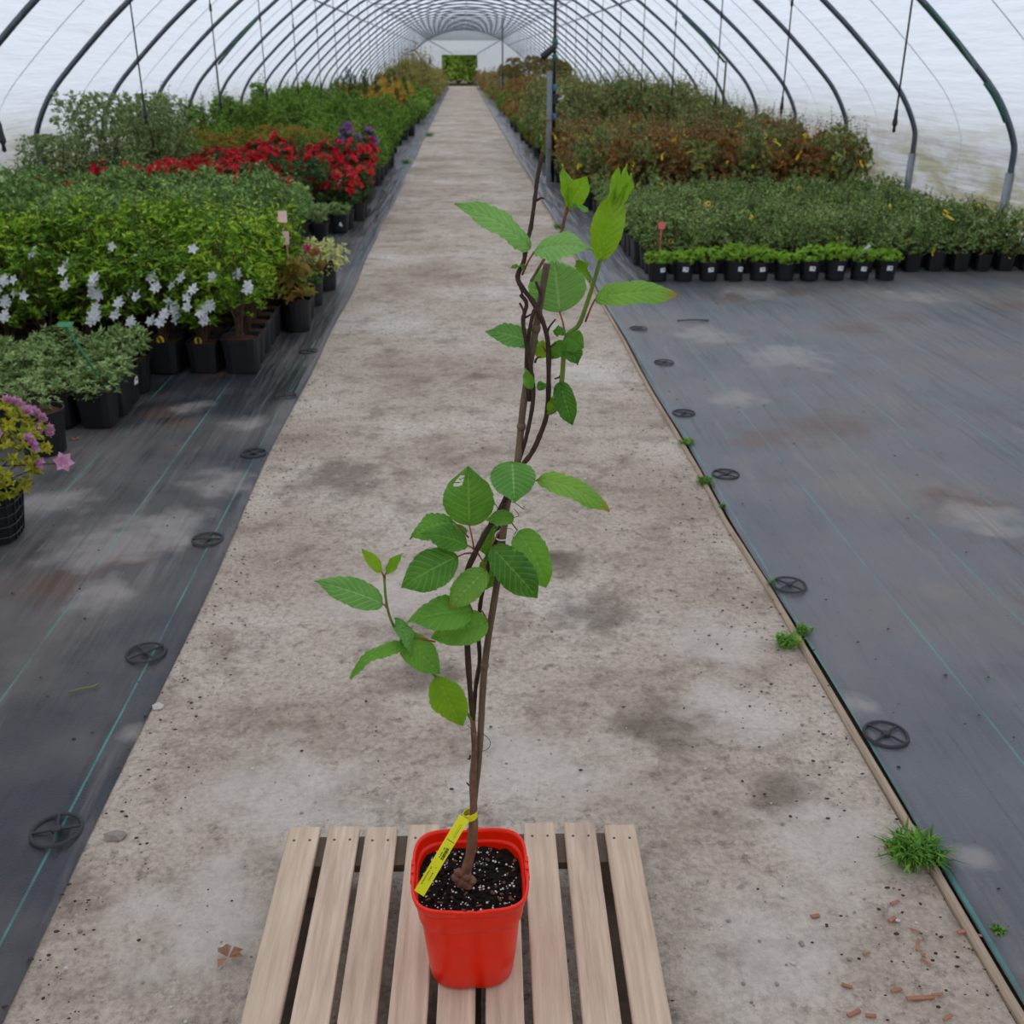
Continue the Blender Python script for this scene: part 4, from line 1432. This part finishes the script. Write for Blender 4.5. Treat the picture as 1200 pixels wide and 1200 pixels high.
POT = {
    'sq19': (pot_mesh('pot', .098, .20, 5, M['blackpot']), soil_mesh('soil', .091, .182, 5)),
    'sq23': (pot_mesh('pot', .112, .215, 5, M['blackpot']), soil_mesh('soil', .104, .195, 5)),
    'sq16': (pot_mesh('pot', .084, .15, 5, M['blackpot']), soil_mesh('soil', .078, .136, 5)),
    'rd19': (pot_mesh('pot', .095, .165, 2, M['blackpot']), soil_mesh('soil', .088, .15, 2)),
    'rd24': (pot_mesh('pot', .12, .22, 2, M['blackpot']), soil_mesh('soil', .112, .2, 2)),
    'gr24': (pot_mesh('pot', .125, .23, 2, M['greenpot']), soil_mesh('soil', .116, .21, 2)),
}
b = MB(); b.box((0, 0, 0), (.048, .0015, .038)); label_me = b.mesh('label', [M['paper']])
b = MB(); b.box((0, 0, 0), (.016, .0018, .012)); print_me = b.mesh('label_print', [M['labelgrey']])
b = MB()
t_ = [i*2*PI/12 for i in range(13)]
for i in range(12):
    p0 = Vector((.018*math.cos(t_[i]), 0, .018*math.sin(t_[i]))); p1 = Vector((.018*math.cos(t_[i+1]), 0, .018*math.sin(t_[i+1])))
    b.add([p0+Vector((0, -.007, 0)), p1+Vector((0, -.007, 0)), p1+Vector((0, .007, 0)), p0+Vector((0, .007, 0))], [(0, 1, 2, 3)])
b.add([(.01, -.009, -.012), (.07, -.009, -.03), (.07, .009, -.03), (.01, .009, -.012)], [(0, 1, 2, 3)])
ytag_me = b.mesh('plant_tag', [M['tagyellow']])
rng = random.Random(77)


def place(name, potk, parts, x, y, label, cat, group, s=1.0, z=.018, soil=True, rz=None, zz=None):
    e = empty(name, (x, y, z), rng.uniform(0, 6.28) if rz is None else rz, s)
    tag(e, label, cat, group)
    fr_ = e.rotation_euler.z
    if potk:
        p_ = link('pot', POT[potk][0], e)
        p_.rotation_euler.z = -fr_           # square pots stand in line
        if soil:
            link('soil', POT[potk][1], e).rotation_euler.z = -fr_
    zz_ = zz or rng.uniform(.80, 1.16)
    ww_ = rng.uniform(.92, 1.1)
    for nm, me in parts:
        link(nm, me, e).scale = (ww_, ww_, zz_)
    return e


def visible(x, y, z, m=170):
    q = proj((x, y, z))
    return q is not None and -m < q[0] < 1200+m and q[1] < 1200+m


def sticker(e, potr, z=.085, a=0.0, zr=0.0):
    """white label stuck on the front of a pot"""
    fr_ = e.rotation_euler.z
    o = link('label', label_me, e)
    t = -PI/2+a-fr_
    rad = potr*.93
    o.location = (math.cos(t)*rad, math.sin(t)*rad, z)
    o.rotation_euler = (0, zr, a-fr_)
    p_ = link('label_print', print_me, o)
    p_.location = (.008, -.0006, .004)


def ytag(e, z, rr, rad=.06):
    o = link('plant_tag', ytag_me, e)
    a_ = -PI/2+rr.uniform(-1, 1)-e.rotation_euler.z
    o.location = (math.cos(a_)*rad, math.sin(a_)*rad, z)
    o.rotation_euler = (rr.uniform(-.6, .6), rr.uniform(-.2, .9), rr.uniform(0, 6))
    o.scale = (1.35, 1.35, 1.35)


def block(fn, x0, x1, y0, y1, px, py, stagger=.0, jit=.03, ztop=.5):
    ny = max(1, int(round((y1-y0)/py))+1)
    nx = max(1, int(round(abs(x1-x0)/px))+1)
    for j in range(ny):
        for i in range(nx):
            x = x0+(x1-x0)*i/max(1, nx-1)+rng.uniform(-jit, jit)
            y = y0+(y1-y0)*j/max(1, ny-1)+rng.uniform(-jit, jit)
            if visible(x, y, ztop) and abs(x-XC) < HW-.36:
                fn(x, y, i, j)


def where(kind, j, what, i):
    return f'{kind}, {ORDW[j]} row {what}, {ORDW[i]} from path'


# ---- left side, near: lilac azalea in a basket pot
b = MB()
sh = superell(4)
b.lathe([(0, .004), (.10, .004), (.125, .2), (.118, .2), (.10, .16)], 20, 0, sh)
basket = b.mesh('pot', [M['blackpot']])
e = empty('potted_azalea', (-1.93, 3.86, .018), .1)
tag(e, 'lilac-pink flowering azalea in a ribbed black pot at the left edge', 'potted plant')
o = link('pot', basket, e)
for z in (.03, .075, .12, .165, .195):
    b = MB()
    r = .10+.025*z/.2+.003
    ring = [(r*sh(t)*math.cos(t), r*sh(t)*math.sin(t), z) for t in [2*PI*(k+.5)/20 for k in range(21)]]
    b.tube(ring, .004, 5, 0, False); b.obj('rib', M['blackpot'], o)
for k in range(20):
    t = 2*PI*(k+.5)/20
    b = MB(); b.tube([(.102*sh(t)*math.cos(t), .102*sh(t)*math.sin(t), .005), (.128*sh(t)*math.cos(t), .128*sh(t)*math.sin(t), .2)], .004, 4); b.obj('upright_rib', M['blackpot'], o)
for nm, me in shrub('lilac', 5, .27, .18, .56, 230, 7, .036, .015, M['l_yellowgreen'], 'dome', 26, zstem=.17):
    link(nm, me, e)
rr = random.Random(14)
b = MB(); bloom(b, Vector((0, 0, 0)), Vector((.3, 0, 1)), .045, 0, 6, .5, rr); bl1 = b.mesh('flower', [M['f_pink']])
b = MB()
for k in range(4):
    d = Vector((rr.gauss(0, .5), rr.gauss(0, .5), 1)).normalized()
    bloom(b, d*.004, d, .036, 0, 3, .16, rr)
bl2 = b.mesh('flower_bud_cluster', [M['f_pink']])
for i in range(60):
    a = rr.uniform(0, 6.28); u = rr.uniform(-.2, 1)
    rad = math.sqrt(max(0, 1-u*u))
    d = Vector((math.cos(a)*rad, math.sin(a)*rad, u))
    o = link('flower_bud_cluster', bl2, e, (d.x*.27, d.y*.27, .37+d.z*.19))
    o.rotation_euler = d.to_track_quat('Z', 'Y').to_euler()
p_ = PY(72, 542, 3.75)-e.location
o = link('flower', bl1, e, Matrix.Rotation(-.1, 3, 'Z') @ p_); o.rotation_euler = (R(50), R(30), 0); o.scale = (1.1, 1.1, 1.1)
b = MB(); b.tube([Vector((.05, 0, .3)), Matrix.Rotation(-.1, 3, 'Z') @ (PY(70, 543, 3.755)-e.location)], .003, 5); b.obj('flower_twig', M['twigs'], e)

# small silvery plant in a round pot
e = place('potted_silver_shrub', 'rd24', shrub('silverlet', 9, .11, .22, .42, 60, 5, .03, .010, M['l_grey'], 'upright', 10, zstem=.2), -2.09, 4.86, 'small silvery plant alone in a round black pot beside the lilac azalea', 'potted plant', None)
place('potted_silver_shrub', 'rd24', shrub('silverlet', 19, .13, .22, .44, 60, 5, .03, .010, M['l_grey'], 'upright', 10, zstem=.2), -2.42, 4.92, 'grey leafy plant in a round pot behind the lilac azalea', 'potted plant', None)

# ---- low grey-green block
grey = [shrub('hebe', 20+i, .13, .19, .34, 95, 7, .036, .012, M['l_grey'], 'dome', 14, zstem=.17, upb=.6) for i in range(5)]
n3 = [0]


def f3(x, y, i, j):
    if i == 0:
        lab = f"{['front', 'second', 'third', 'fourth'][j]} low grey-green plant along the right-hand side of the nearest left block"
        g_ = None
    elif j == 0 and i < 3:
        lab = f"{['', 'first', 'second'][i]} low grey-green plant left of the front corner of the nearest left block"
        g_ = None
    else:
        lab = where('low grey-green plant of the nearest left block', j, 'back', i)
        g_ = 'low grey-green plants in the nearest left block'
    e_ = place('potted_hebe', 'sq19', rng.choice(grey), x, y, lab, 'potted plant', g_ or 'low grey-green plants at the block edge', rng.uniform(.9, 1.1))
    if i == 0 and j == 2:
        sticker(e_, .098, .12, 1.45)


block(f3, -1.95, -3.2, 5.27, 5.88, .205, .203, jit=.008)


def stake_label(name, x, y, z0, h, lean, m_st, m_pl, pw, ph, label, tilt=-.5, rz=0.0, bent=False):
    e_ = empty(name, (x, y, z0), rz)
    tag(e_, label, 'plant label', 'label stakes')
    b = MB()
    top = Vector((lean, 0, h))
    b.tube([(0, 0, 0), tuple(top*.55), tuple(top)], .006, 6); b.obj('stake', m_st, e_, True)
    b = MB(); b.box((0, 0, 0), (pw, .003, ph), 0)
    o_ = b.obj('plate', m_pl, e_); o_.location = top+Vector((0, -.004, ph*.3)); o_.rotation_euler = (tilt, 0, 0)
    return e_


g = G(124, 447, .25)
stake_label('label_stake', g.x, g.y, .2, .34, -.155, M['stakegreen'], M['stakegreen'], .075, .045, 'bent green label stake standing in the nearest left block', -1.2)

# ---- bright azaleas with white flowers
az_plain = [shrub('azalea', 40+i, .17, .34, .76, 92, 7, .052, .019, M['l_azalea'], 'dome' if i % 2 else 'upright', 16, zstem=.19, upb=.62, fill=.5, shoots=(4, .12)) for i in range(6)]
rrf = random.Random(4)
b = MB()
for k in range(3):
    d = Vector((rrf.gauss(0, .45), rrf.gauss(0, .45), 1)).normalized()
    bloom(b, d*.008+Vector((rrf.uniform(-.015, .015), rrf.uniform(-.015, .015), 0)), d, .036, 0, 5, .7, rrf)
wf1 = b.mesh('flower', [M['f_white']])
b = MB(); bloom(b, Vector(), Vector((0, 0, 1)), .036, 0, 5, .72, rrf)
wf2 = b.mesh('flower', [M['f_white']])


def f4(x, y, i, j):
    if j == 0:
        lab = f"azalea in the front row of the white-flowered block, {['at the path-side corner', 'second from the path side', 'third from the path side', 'fourth from the path side', 'fifth from the path side', 'sixth from the path side'][min(i, 5)]}" if i < 6 else f'azalea {ORDW[i]} from the path side in the white-flowered front row'
        g_ = 'front row of the white-flowered azaleas'
    else:
        lab = where('yellow-green azalea of the white-flowered block', j, 'back', i)
        g_ = 'azaleas inside the white-flowered block'
    e_ = place('potted_azalea', 'sq23', rng.choice(az_plain), x, y, lab, 'potted plant', g_, rng.uniform(.92, 1.08)*(.97 if j == 0 else 1))
    # white flowers on the front plants
    nf = 0
    if j == 0:
        nf = {0: 1, 1: 11, 2: 11, 3: 6, 4: 9, 5: 3}.get(i, 7)
    elif j == 1:
        nf = 1
    elif rng.random() < .08:
        nf = 1
    for k in range(nf):
        a = rng.uniform(-2.5, -.6)-e_.rotation_euler.z
        zz = rng.uniform(.36, .68) if j == 0 else rng.uniform(.55, .78)
        rd = rng.uniform(.13, .19)
        d = Vector((math.cos(a), math.sin(a), rng.uniform(.1, .7)))
        o_ = link('flower', wf1 if rng.random() < .75 else wf2, e_, (d.x*rd, d.y*rd, zz))
        o_.rotation_euler = d.to_track_quat('Z', 'Y').to_euler()
    if j == 0 and i in (1, 2, 3):
        ytag(e_, .22, rng)


block(f4, -1.40, -4.2, 6.30, 8.1, .228, .235, jit=.01, ztop=.7)

# ---- blue-green block behind, with mixed pots along its path side
pier = [shrub('pieris', 60+i, .19, .30, .70, 130, 7, .056, .015, M['l_pieris'], 'dome', 12, zstem=.19, upb=.55, fill=.5, shoots=(3, .1)) for i in range(5)]


def f5(x, y, i, j):
    place('potted_pieris', 'sq23', rng.choice(pier), x, y, where('blue-green shrub', j, 'behind the white-flowered azaleas', i), 'potted plant', 'blue-green shrubs behind the azaleas', rng.uniform(.9, 1.08))


block(f5, -1.75, -4.6, 8.5, 11.1, .285, .29, jit=.02, ztop=.7)
mixed = shrub('photinia', 71, .15, .24, .56, 70, 6, .055, .022, M['l_bronze'], 'upright', 8, zstem=.19)
place('potted_shrub', 'rd24', mixed, -1.22, 7.35, 'bronze-leaved shrub in a round pot at the path side behind the corner azalea', 'potted plant', None)
place('potted_shrub', 'rd24', shrub('darkround', 73, .15, .22, .48, 80, 6, .06, .024, M['l_dark'], 'dome', 8, zstem=.19), -1.25, 7.76, 'dark glossy-leaved shrub next to the bronze one at the path side', 'potted plant', None)
place('potted_shrub', 'rd24', shrub('pinkflower', 74, .15, .22, .50, 70, 5, .04, .018, M['l_bronze'], 'dome', 8, zstem=.19, flowers=(M['f_magenta'], .035, .12, 2, .1)), -1.24, 8.2, 'small shrub with magenta flowers and bronze leaves at the path side', 'potted plant', None)
place('potted_shrub', 'rd24', shrub('varieg', 75, .22, .16, .46, 130, 5, .045, .020, M['l_varieg'], 'dome', 10, zstem=.19, upb=.2), -1.2, 8.8, 'cream-variegated shrub spilling over its pot at the path side', 'potted plant', None)
g = PY(336, 300, 7.75)
stake_label('label_stake', -1.30, 7.8, .2, .52, -.03, M['wood_stick'], M['paper_pink'], .065, .085, 'faded pink oval label on a wooden stick, the taller of two', -.35)
stake_label('label_stake', -1.25, 7.45, .2, .42, -.01, M['wood_stick'], M['paper_pink'], .045, .09, 'faded pink label on a wooden stick, the shorter of two', -.2)
e = place('potted_pieris', 'sq19', grey[1], -1.40, 11.95, 'square pot with a white label at the path side before the red azaleas', 'potted plant', None)
sticker(e, .098, .1, .25, .35)
place('potted_pieris', 'sq19', grey[2], -1.62, 11.9, 'low green plant left of the white-labelled square pot before the red azaleas', 'potted plant', None)
place('potted_pieris', 'sq19', grey[3], -1.55, 11.3, 'low green plant in front of the white-labelled square pot', 'potted plant', None)
stake_label('label_stake', -1.38, 12.2, .2, .3, -.03, M['stakegreen'], M['paper'], .05, .08, 'green stake with a white label by the red azaleas', -.3)

# ---- red azaleas
red = [shrub('redazalea', 80+i, .21, .26, .66, 100, 6, .055, .022, M['l_dark'], 'dome', 10, zstem=.19, fill=.5, flowers=(M['f_red'] if i < 3 else M['f_orangered'], .05, .42 if i < 3 else .2, 3, .4)) for i in range(4)]
darkp = [shrub('rhodo', 90+i, .22, .24, .70, 110, 6, .07, .024, M['l_dark'], 'dome', 10, zstem=.19, fill=.5) for i in range(2)]


def f6(x, y, i, j):
    if x < -3.6 and y > 12.35:
        return
    if i == 0 and j in (2, 3):
        lab = f"{['', '', 'nearer', 'farther'][j]} red azalea at the path-side end of the red row"
        place('potted_azalea', 'rd24', red[3], x+.1, y, lab, 'potted plant', None, 1.0)
    elif i in (1, 2, 3) and (i+j) % 2 or rng.random() < .08:
        place('potted_rhododendron', 'rd24', rng.choice(darkp), x, y, where('dark flowerless shrub among the red azaleas', j, 'back', i), 'potted plant', 'dark shrubs among the red azaleas', rng.uniform(.9, 1.1))
    else:
        place('potted_azalea', 'rd24', rng.choice(red[:3]), x, y, where('red-flowering azalea of the left red bed', j, 'back', i), 'potted plant', 'red azaleas massed on the left', rng.uniform(.98, 1.16))


block(f6, -1.4, -5.0, 12.2, 14.9, .34, .34, jit=.04, ztop=.6)

for k in range(9):
    place('potted_azalea', 'rd24', red[k % 3], -2.2-.31*k, 11.62+rng.uniform(-.05, .05), f'{ORDW[k]} red azalea from the path in the short row right behind the blue-green shrubs', 'potted plant', 'front row of red azaleas', rng.uniform(.9, 1.0))

# ---- bronze-green block, purple rhododendron, edge shrubs
bro = [shrub('bronze', 100+i, .21, .22, .74, 100, 6, .06, .024, M['l_bronze'], 'dome', 8, leaf4 and leaf6, fill=.5) for i in range(3)]
gre = [shrub('greenmid', 110+i, .21, .22, .76, 100, 6, .06, .022, M['l_green'], 'dome', 8, fill=.5) for i in range(3)]


def f7(x, y, i, j):
    if i == 0:
        place('potted_shrub', 'rd24', rng.choice(gre), x, y, f'{ORDW[j]} green path-edge shrub beyond the red azaleas', 'potted plant', 'green edge shrubs beyond the red azaleas', rng.uniform(.95, 1.1))
    elif rng.random() < .62:
        place('potted_shrub', None if j > 2 and i > 1 else 'rd24', rng.choice(bro), x, y, where('bronze-tinted shrub', j, 'behind the red azaleas', i), 'potted plant', 'bronze shrubs behind the red azaleas', rng.uniform(.9, 1.08), soil=False, z=.018)
    else:
        place('potted_shrub', None if j > 2 and i > 1 else 'rd24', rng.choice(gre), x, y, where('green shrub among bronze ones', j, 'behind the red azaleas', i), 'potted plant', 'green shrubs among the bronze block', rng.uniform(.9, 1.08), soil=False)


block(f7, -1.42, -5.0, 15.5, 20.0, .40, .40, jit=.05, ztop=.6)
place('potted_rhododendron', 'rd24', shrub('purple', 120, .24, .24, .74, 70, 6, .07, .024, M['l_dark'], 'dome', 8, fill=.5, flowers=(M['f_purple'], .055, .5, 4, .35)), -1.50, 15.2, 'purple-flowering rhododendron at the path side behind the red azaleas', 'potted plant', None, 1.22)

# ---- tall bushes against the left wall
sil = [shrub('silverbush', 130+i, .56, .30, 1.36, 1100, 6, .055, .024, M['l_silver'], 'airy', 60, leaf4, zstem=.1, stem_r=.008) for i in range(2)]
for i, (x, y, s, lab) in enumerate(((-4.34, 13.1, 1.0, 'large airy silver-green bush rising above the red azaleas'), (-4.5, 12.05, .72, 'silver-green bush half cut off by the left picture edge'), (-3.85, 13.9, .98, 'smaller silver-green bush to the right of the large one'), (-4.3, 14.9, .85, 'silver-green bush behind the large airy one'))):
    place('silver_bush', 'gr24', sil[i % 2], x, y, lab, 'bush', None, s, zz=1.05)

# ---- green tall block
tall = [shrub('tallgreen', 140+i, .26, .3, 1.12, 120, 6, .075, .032, M['l_green'], 'upright', 10, leaf4, zstem=.2, shoots=(4, .25)) for i in range(4)]


def f8(x, y, i, j):
    far = i*.10
    s = min(rng.uniform(.80, 1.0)*(.62+.1*min(i, 5)), (prof_h(x-.3)-.1)/1.4)
    place('potted_tall_shrub', 'rd24' if i == 0 else None, rng.choice(tall), x, y, where('tall green shrub', j, 'behind the bronze shrubs', i), 'potted plant', 'tall green edge shrubs' if i == 0 else 'tall green shrubs on the left', s, soil=False)


block(f8, -1.55, -5.0, 20.6, 33.0, .5, .5, jit=.1, ztop=1.0)
for k_, (x, y, s) in enumerate(((-4.6, 17.0, 1.05), (-4.5, 18.2, 1.05), (-4.6, 19.3, 1.0), (-4.4, 20.0, 1.05), (-4.55, 16.0, 1.0))):
    place('potted_tall_shrub', 'rd24', rng.choice(tall), x, y, ['tall thin left-wall shrub second behind the silver bushes', 'tall thin left-wall shrub third behind the silver bushes', 'tall thin left-wall shrub fourth behind the silver bushes', 'tall thin left-wall shrub farthest behind the silver bushes', 'tall thin left-wall shrub right behind the silver bushes'][k_], 'potted plant', 'tall thin shrubs by the left wall', s, soil=False)
place('potted_shrub', 'gr24', gre[0], -1.45, 27.0, 'round shrub in a dark green pot at the far left path edge', 'potted plant', None, .9)
place('potted_shrub', 'rd24', gre[1], -1.35, 28.6, 'round shrub in a black pot at the far left path edge', 'potted plant', None, .9)

# ---- far left
con = [shrub('conifer', 150+i, .13, .25, 1.32, 160, 4, .09, .022, M['l_conifer'], 'column', 1, leaf4, upb=.9, zstem=.1, stem_r=.02) for i in range(2)]
for k in range(16):
    place('columnar_conifer', None, rng.choice(con), -4.3+.17*k*.9+rng.uniform(-.05, .05), 35.5+rng.uniform(0, 2.5), f'{ORDW[k]} slim columnar conifer from the left wall, far down the left side', 'conifer', 'columnar conifers far left', rng.uniform(.9, 1.08))
ora = [shrub('orangefar', 160+i, .42, .15, .95, 110, 5, .13, .06, M['l_orange'], 'dome', 5, leaf4) for i in range(2)]
grf = [shrub('greenfar', 165+i, .42, .15, .9, 110, 5, .13, .06, M['l_green'], 'dome', 5, leaf4) for i in range(2)]
brf = [shrub('brownfar', 170+i, .42, .15, 1.0, 90, 5, .12, .045, M['l_olive'], 'upright', 10, leaf4, shoots=(5, .25)) for i in range(2)]


def f9(x, y, i, j):
    q = rng.random()
    if i == 0:
        place('potted_shrub', 'rd24', rng.choice(grf), x, y, f'{ORDW[j]} small green shrub of the far left path edge', 'potted plant', 'far left edge shrubs', .72, soil=False)
    elif q < .55:
        place('potted_shrub', None, rng.choice(ora), x, y, where('orange-tinted shrub far left', j, 'behind the conifers', i), 'potted plant', 'orange shrubs far left', rng.uniform(.85, 1.1))
    else:
        place('potted_shrub', None, rng.choice(grf), x, y, where('green shrub far left', j, 'behind the conifers', i), 'potted plant', 'green shrubs far left', rng.uniform(.85, 1.1))


block(f9, -1.5, -4.9, 34.5, 50.0, .85, .95, jit=.12)


def f10(x, y, i, j):
    place('sapling', None, rng.choice(brf), x, y, where('brown-green sapling', j, 'of the farthest left stretch', i), 'potted plant', 'brown-green saplings far left', min(rng.uniform(1.3, 1.75)*(.8 if i == 0 else 1), prof_h(x-.6)/1.5))


block(f10, -1.6, -4.5, 52, 84, 1.1, 1.5, jit=.2)
whip = shrub('whip', 177, .5, .9, 3.1, 60, 4, .12, .05, M['l_brown'], 'airy', 14, leaf4, zstem=0, stem_r=.012)
for k in range(8):
    place('bare_sapling', None, whip, -1.75-.17*k, 56+rng.uniform(-4, 14), f'{ORDW[k]} thin nearly bare tall sapling from the path, far left', 'sapling', 'bare tall saplings far left', rng.uniform(.7, .95))

# ---- right side: labelled pots in front of the low rose block
bri = [shrub('lowbright', 200+i, .12, .15, .27, 80, 6, .034, .014, M['l_bright'], 'dome', 10, zstem=.14, upb=.5) for i in range(3)]
ordn = ['first', 'second', 'third', 'fourth', 'fifth', 'sixth', 'seventh', 'eighth', 'ninth', 'tenth']
for k in range(10):
    g = G(772+29.8*k, 333-.2*k)
    e = place('potted_low_rose', 'rd19', bri[k % 3], g.x, g.y+.085, f'{ordn[k]} white-labelled round pot from the path in the front row of the right-hand roses', 'potted plant', 'white-labelled front row on the right', rng.uniform(.95, 1.05))
    if k not in (5,):
        sticker(e, .095, .105, rng.uniform(-.1, .45), rng.uniform(-.15, .2))
ros = [shrub('lowrose', 210+i, .14, .18, .43, 72, 6, .036, .016, M['l_rose'], 'dome', 14, zstem=.13, upb=.5, fill=.3, shoots=(4, .09)) for i in range(6)]


def r1(x, y, i, j):
    if j == 0 and x > 3.9:
        lab = f"low rose in the right-hand rear front row, {ordn[min(9, max(0, int((x-3.85)/.21)))]} square pot past the labelled pots"
        g_ = 'square pots right of the labelled row'
    elif i == 0:
        lab = f'path-side low rose, {ORDW[j]} row behind the white-labelled pots on the right'
        g_ = 'path-side edge of the low roses'
    else:
        lab = where('low grey-green rose', j, 'behind the white-labelled pots', i)
        g_ = 'low roses packed on the right'
    s = rng.uniform(.88, 1.1)*(.78 if j == 0 else 1)
    e_ = place('potted_low_rose', 'sq19' if (i < 2 or j < 2 or x > 4.6) else 'sq16', rng.choice(ros), x, y, lab, 'potted plant', g_, s, soil=(j < 3))
    if rng.random() < (.8 if j < 2 else .2):
        ytag(e_, rng.uniform(.2, .25) if j < 2 else rng.uniform(.34, .44), rng)


block(r1, 1.70, 5.20, 9.38, 13.1, .222, .235, jit=.012)
stake_label('label_stake', G(764, 318).x-.02, 9.1, .16, .3, .0, M['stakered'], M['stakered'], .055, .06, 'red label stake in the first labelled pot on the right', -.5)
stake_label('label_stake', G(975, 318).x, 9.0, .16, .12, .0, M['paper'], M['paper'], .03, .11, 'white label stick leaning in the front row on the right', .2).rotation_euler = (0, .7, 0)

# ---- rust-leaved roses with yellow tags
rus = [shrub('rustrose', 230+i, .24, .24, .80, 150, 6, .055, .028, M['l_rust'], 'upright', 16, leaf6, zstem=.2, upb=.4, jitter=.5, shoots=(6, .22)) for i in range(5)]
grr = [shrub('greenrose', 240+i, .26, .24, .98, 150, 6, .055, .028, M['l_rosegreen'], 'upright', 16, leaf6, zstem=.2, upb=.4, jitter=.5, shoots=(6, .25)) for i in range(5)]


def r2(x, y, i, j):
    edge = i == 0 or j == 0
    if j == 0 and i < 4:
        lab = f"{ordn[i]} rust-leaved rose from the path at the front of the rust-red bed"
        g_ = 'front of the rust-leaved roses'
    else:
        lab = where('rust-leaved rose', j, 'behind the low roses', i)
        g_ = 'rust-leaved roses on the right'
    kind = rus if rng.random() < .62 else grr
    s = rng.uniform(.9, 1.08)*(1.0 if kind is rus else .85)
    e_ = place('potted_rust_rose', 'rd24' if edge or x > 4.4 else None, rng.choice(kind), x, y, lab, 'potted plant', g_, s, soil=False)
    for _ in range(2):
        if rng.random() < .75:
            ytag(e_, rng.uniform(.55, .86), rng, .2)


block(r2, 1.62, 5.15, 13.75, 19.2, .34, .34, jit=.05, ztop=.7)


def r3(x, y, i, j):
    place('potted_tall_rose', 'rd24' if i == 0 else None, rng.choice(grr), x, y, where('tall green rose', j, 'behind the rust-leaved roses', i), 'potted plant', 'tall green roses on the right', min(rng.uniform(1.12, 1.36), prof_h(x+.32)/1.42), soil=False)


block(r3, 1.75, 5.1, 19.8, 26.5, .43, .43, jit=.06, ztop=1)
# small edge pots along the right side of the path
for k in range(13):
    y = 18.6+k*1.15
    place('potted_shrub', 'rd24', (gre+bro+pier)[(k*5) % 11], 1.55+rng.uniform(-.08, .08), y, f'{ordn[k]} small shrub from the front at the right path edge beyond the steel post' if k < 10 else f'{ORDW[k]} small shrub from the front, far down the right path edge', 'potted plant', 'edge pots on the right', rng.uniform(.62, .85), soil=False)
redf = [shrub('redfar', 250+i, .42, .15, .95, 110, 5, .12, .05, M['l_rust'], 'dome', 5, leaf4) for i in range(2)]


def r4(x, y, i, j):
    place('potted_shrub', 'rd24' if i == 0 else None, rng.choice(redf if rng.random() < .6 else grf), x, y, where('far right shrub', j, 'behind the tall green roses', i), 'potted plant', 'shrubs far right', rng.uniform(.85, 1.1)*(.72 if i == 0 else 1.05), soil=False)


block(r4, 1.7, 4.9, 27.5, 52, .8, .9, jit=.12)
# clipped standards with brown crowns
std = []
for i in range(2):
    ps = shrub('standard', 260+i, .33, 1.22, 1.74, 170, 5, .085, .035, M['l_brown'], 'dome', 6, leaf4, zstem=1.2)
    b = MB(); b.tube([(0, 0, 0), (.01, 0, .7), (0, 0, 1.3)], .018, 6)
    std.append(ps+[('trunk', b.mesh('trunk', [M['cane_s']]))])
for k in range(14):
    place('standard_tree', None, std[k % 2], 1.85+.18*k, 38.5+rng.uniform(-1, 8)+(k < 5)*6, f'{ORDW[k]} clipped brown-crowned standard from the path, far down the right side', 'tree', 'clipped standards far right', rng.uniform(.93, 1.05))
block(lambda x, y, i, j: place('sapling', None, rng.choice(brf+redf), x, y, where('brown-green sapling', j, 'of the farthest right stretch', i), 'potted plant', 'brown-green saplings far right', min(rng.uniform(.9, 1.25), prof_h(x+.6)/1.5)), 1.6, 4.7, 53, 84, 1.1, 1.6, jit=.2)

# second post far back
o = empty('steel_post', (1.75, 50.0, 0))
tag(o, 'far steel post with a dark pipe on the right side of the path', 'post')
b = MB(); b.bbox((0, 0, 0), (.08, 1.7, .08), .008, rot=Matrix.Rotation(R(90), 3, 'X')); q = b.obj('post_tube', M['post'], o); q.location = (0, 0, .85)
b = MB(); b.tube([(.08, 0, .02), (.08, 0, 3.6)], .03, 8); b.obj('pipe_length', M['pipe'], o)

# ---------------------------------------------------------------- trees outside the far doorway
for k, (x, y, s) in enumerate(((-1.5, 96, 1.0), (.6, 99, 1.1), (2.4, 97, .95), (-3.4, 100, 1.15), (-.4, 104, 1.4), (4.2, 102, 1.2))):
    ps = shrub('outside_tree', 300+k, 1.7, .3, 5.2, 900, 5, .26, .13, M['l_tree'], 'airy', 16, leaf4, zstem=0, stem_r=.06)
    e = empty('outside_tree', (x, y, -.03), k*1.3, s)
    tag(e, f"{['pale green tree just left of centre', 'pale green tree right of centre', 'green tree at the right jamb', 'green tree left of the opening', 'tall green tree farthest back in the middle', 'green tree right of the opening'][k]}, outside the far doorway", 'tree', 'trees beyond the doorway')
    for nm, me in ps:
        link(nm, me, e)
    b = MB(); b.tube([(0, 0, 0), (.05, 0, 1.8), (0, .05, 3.6)], [.09, .07, .04], 8); b.obj('trunk', M['cane_s'], e)
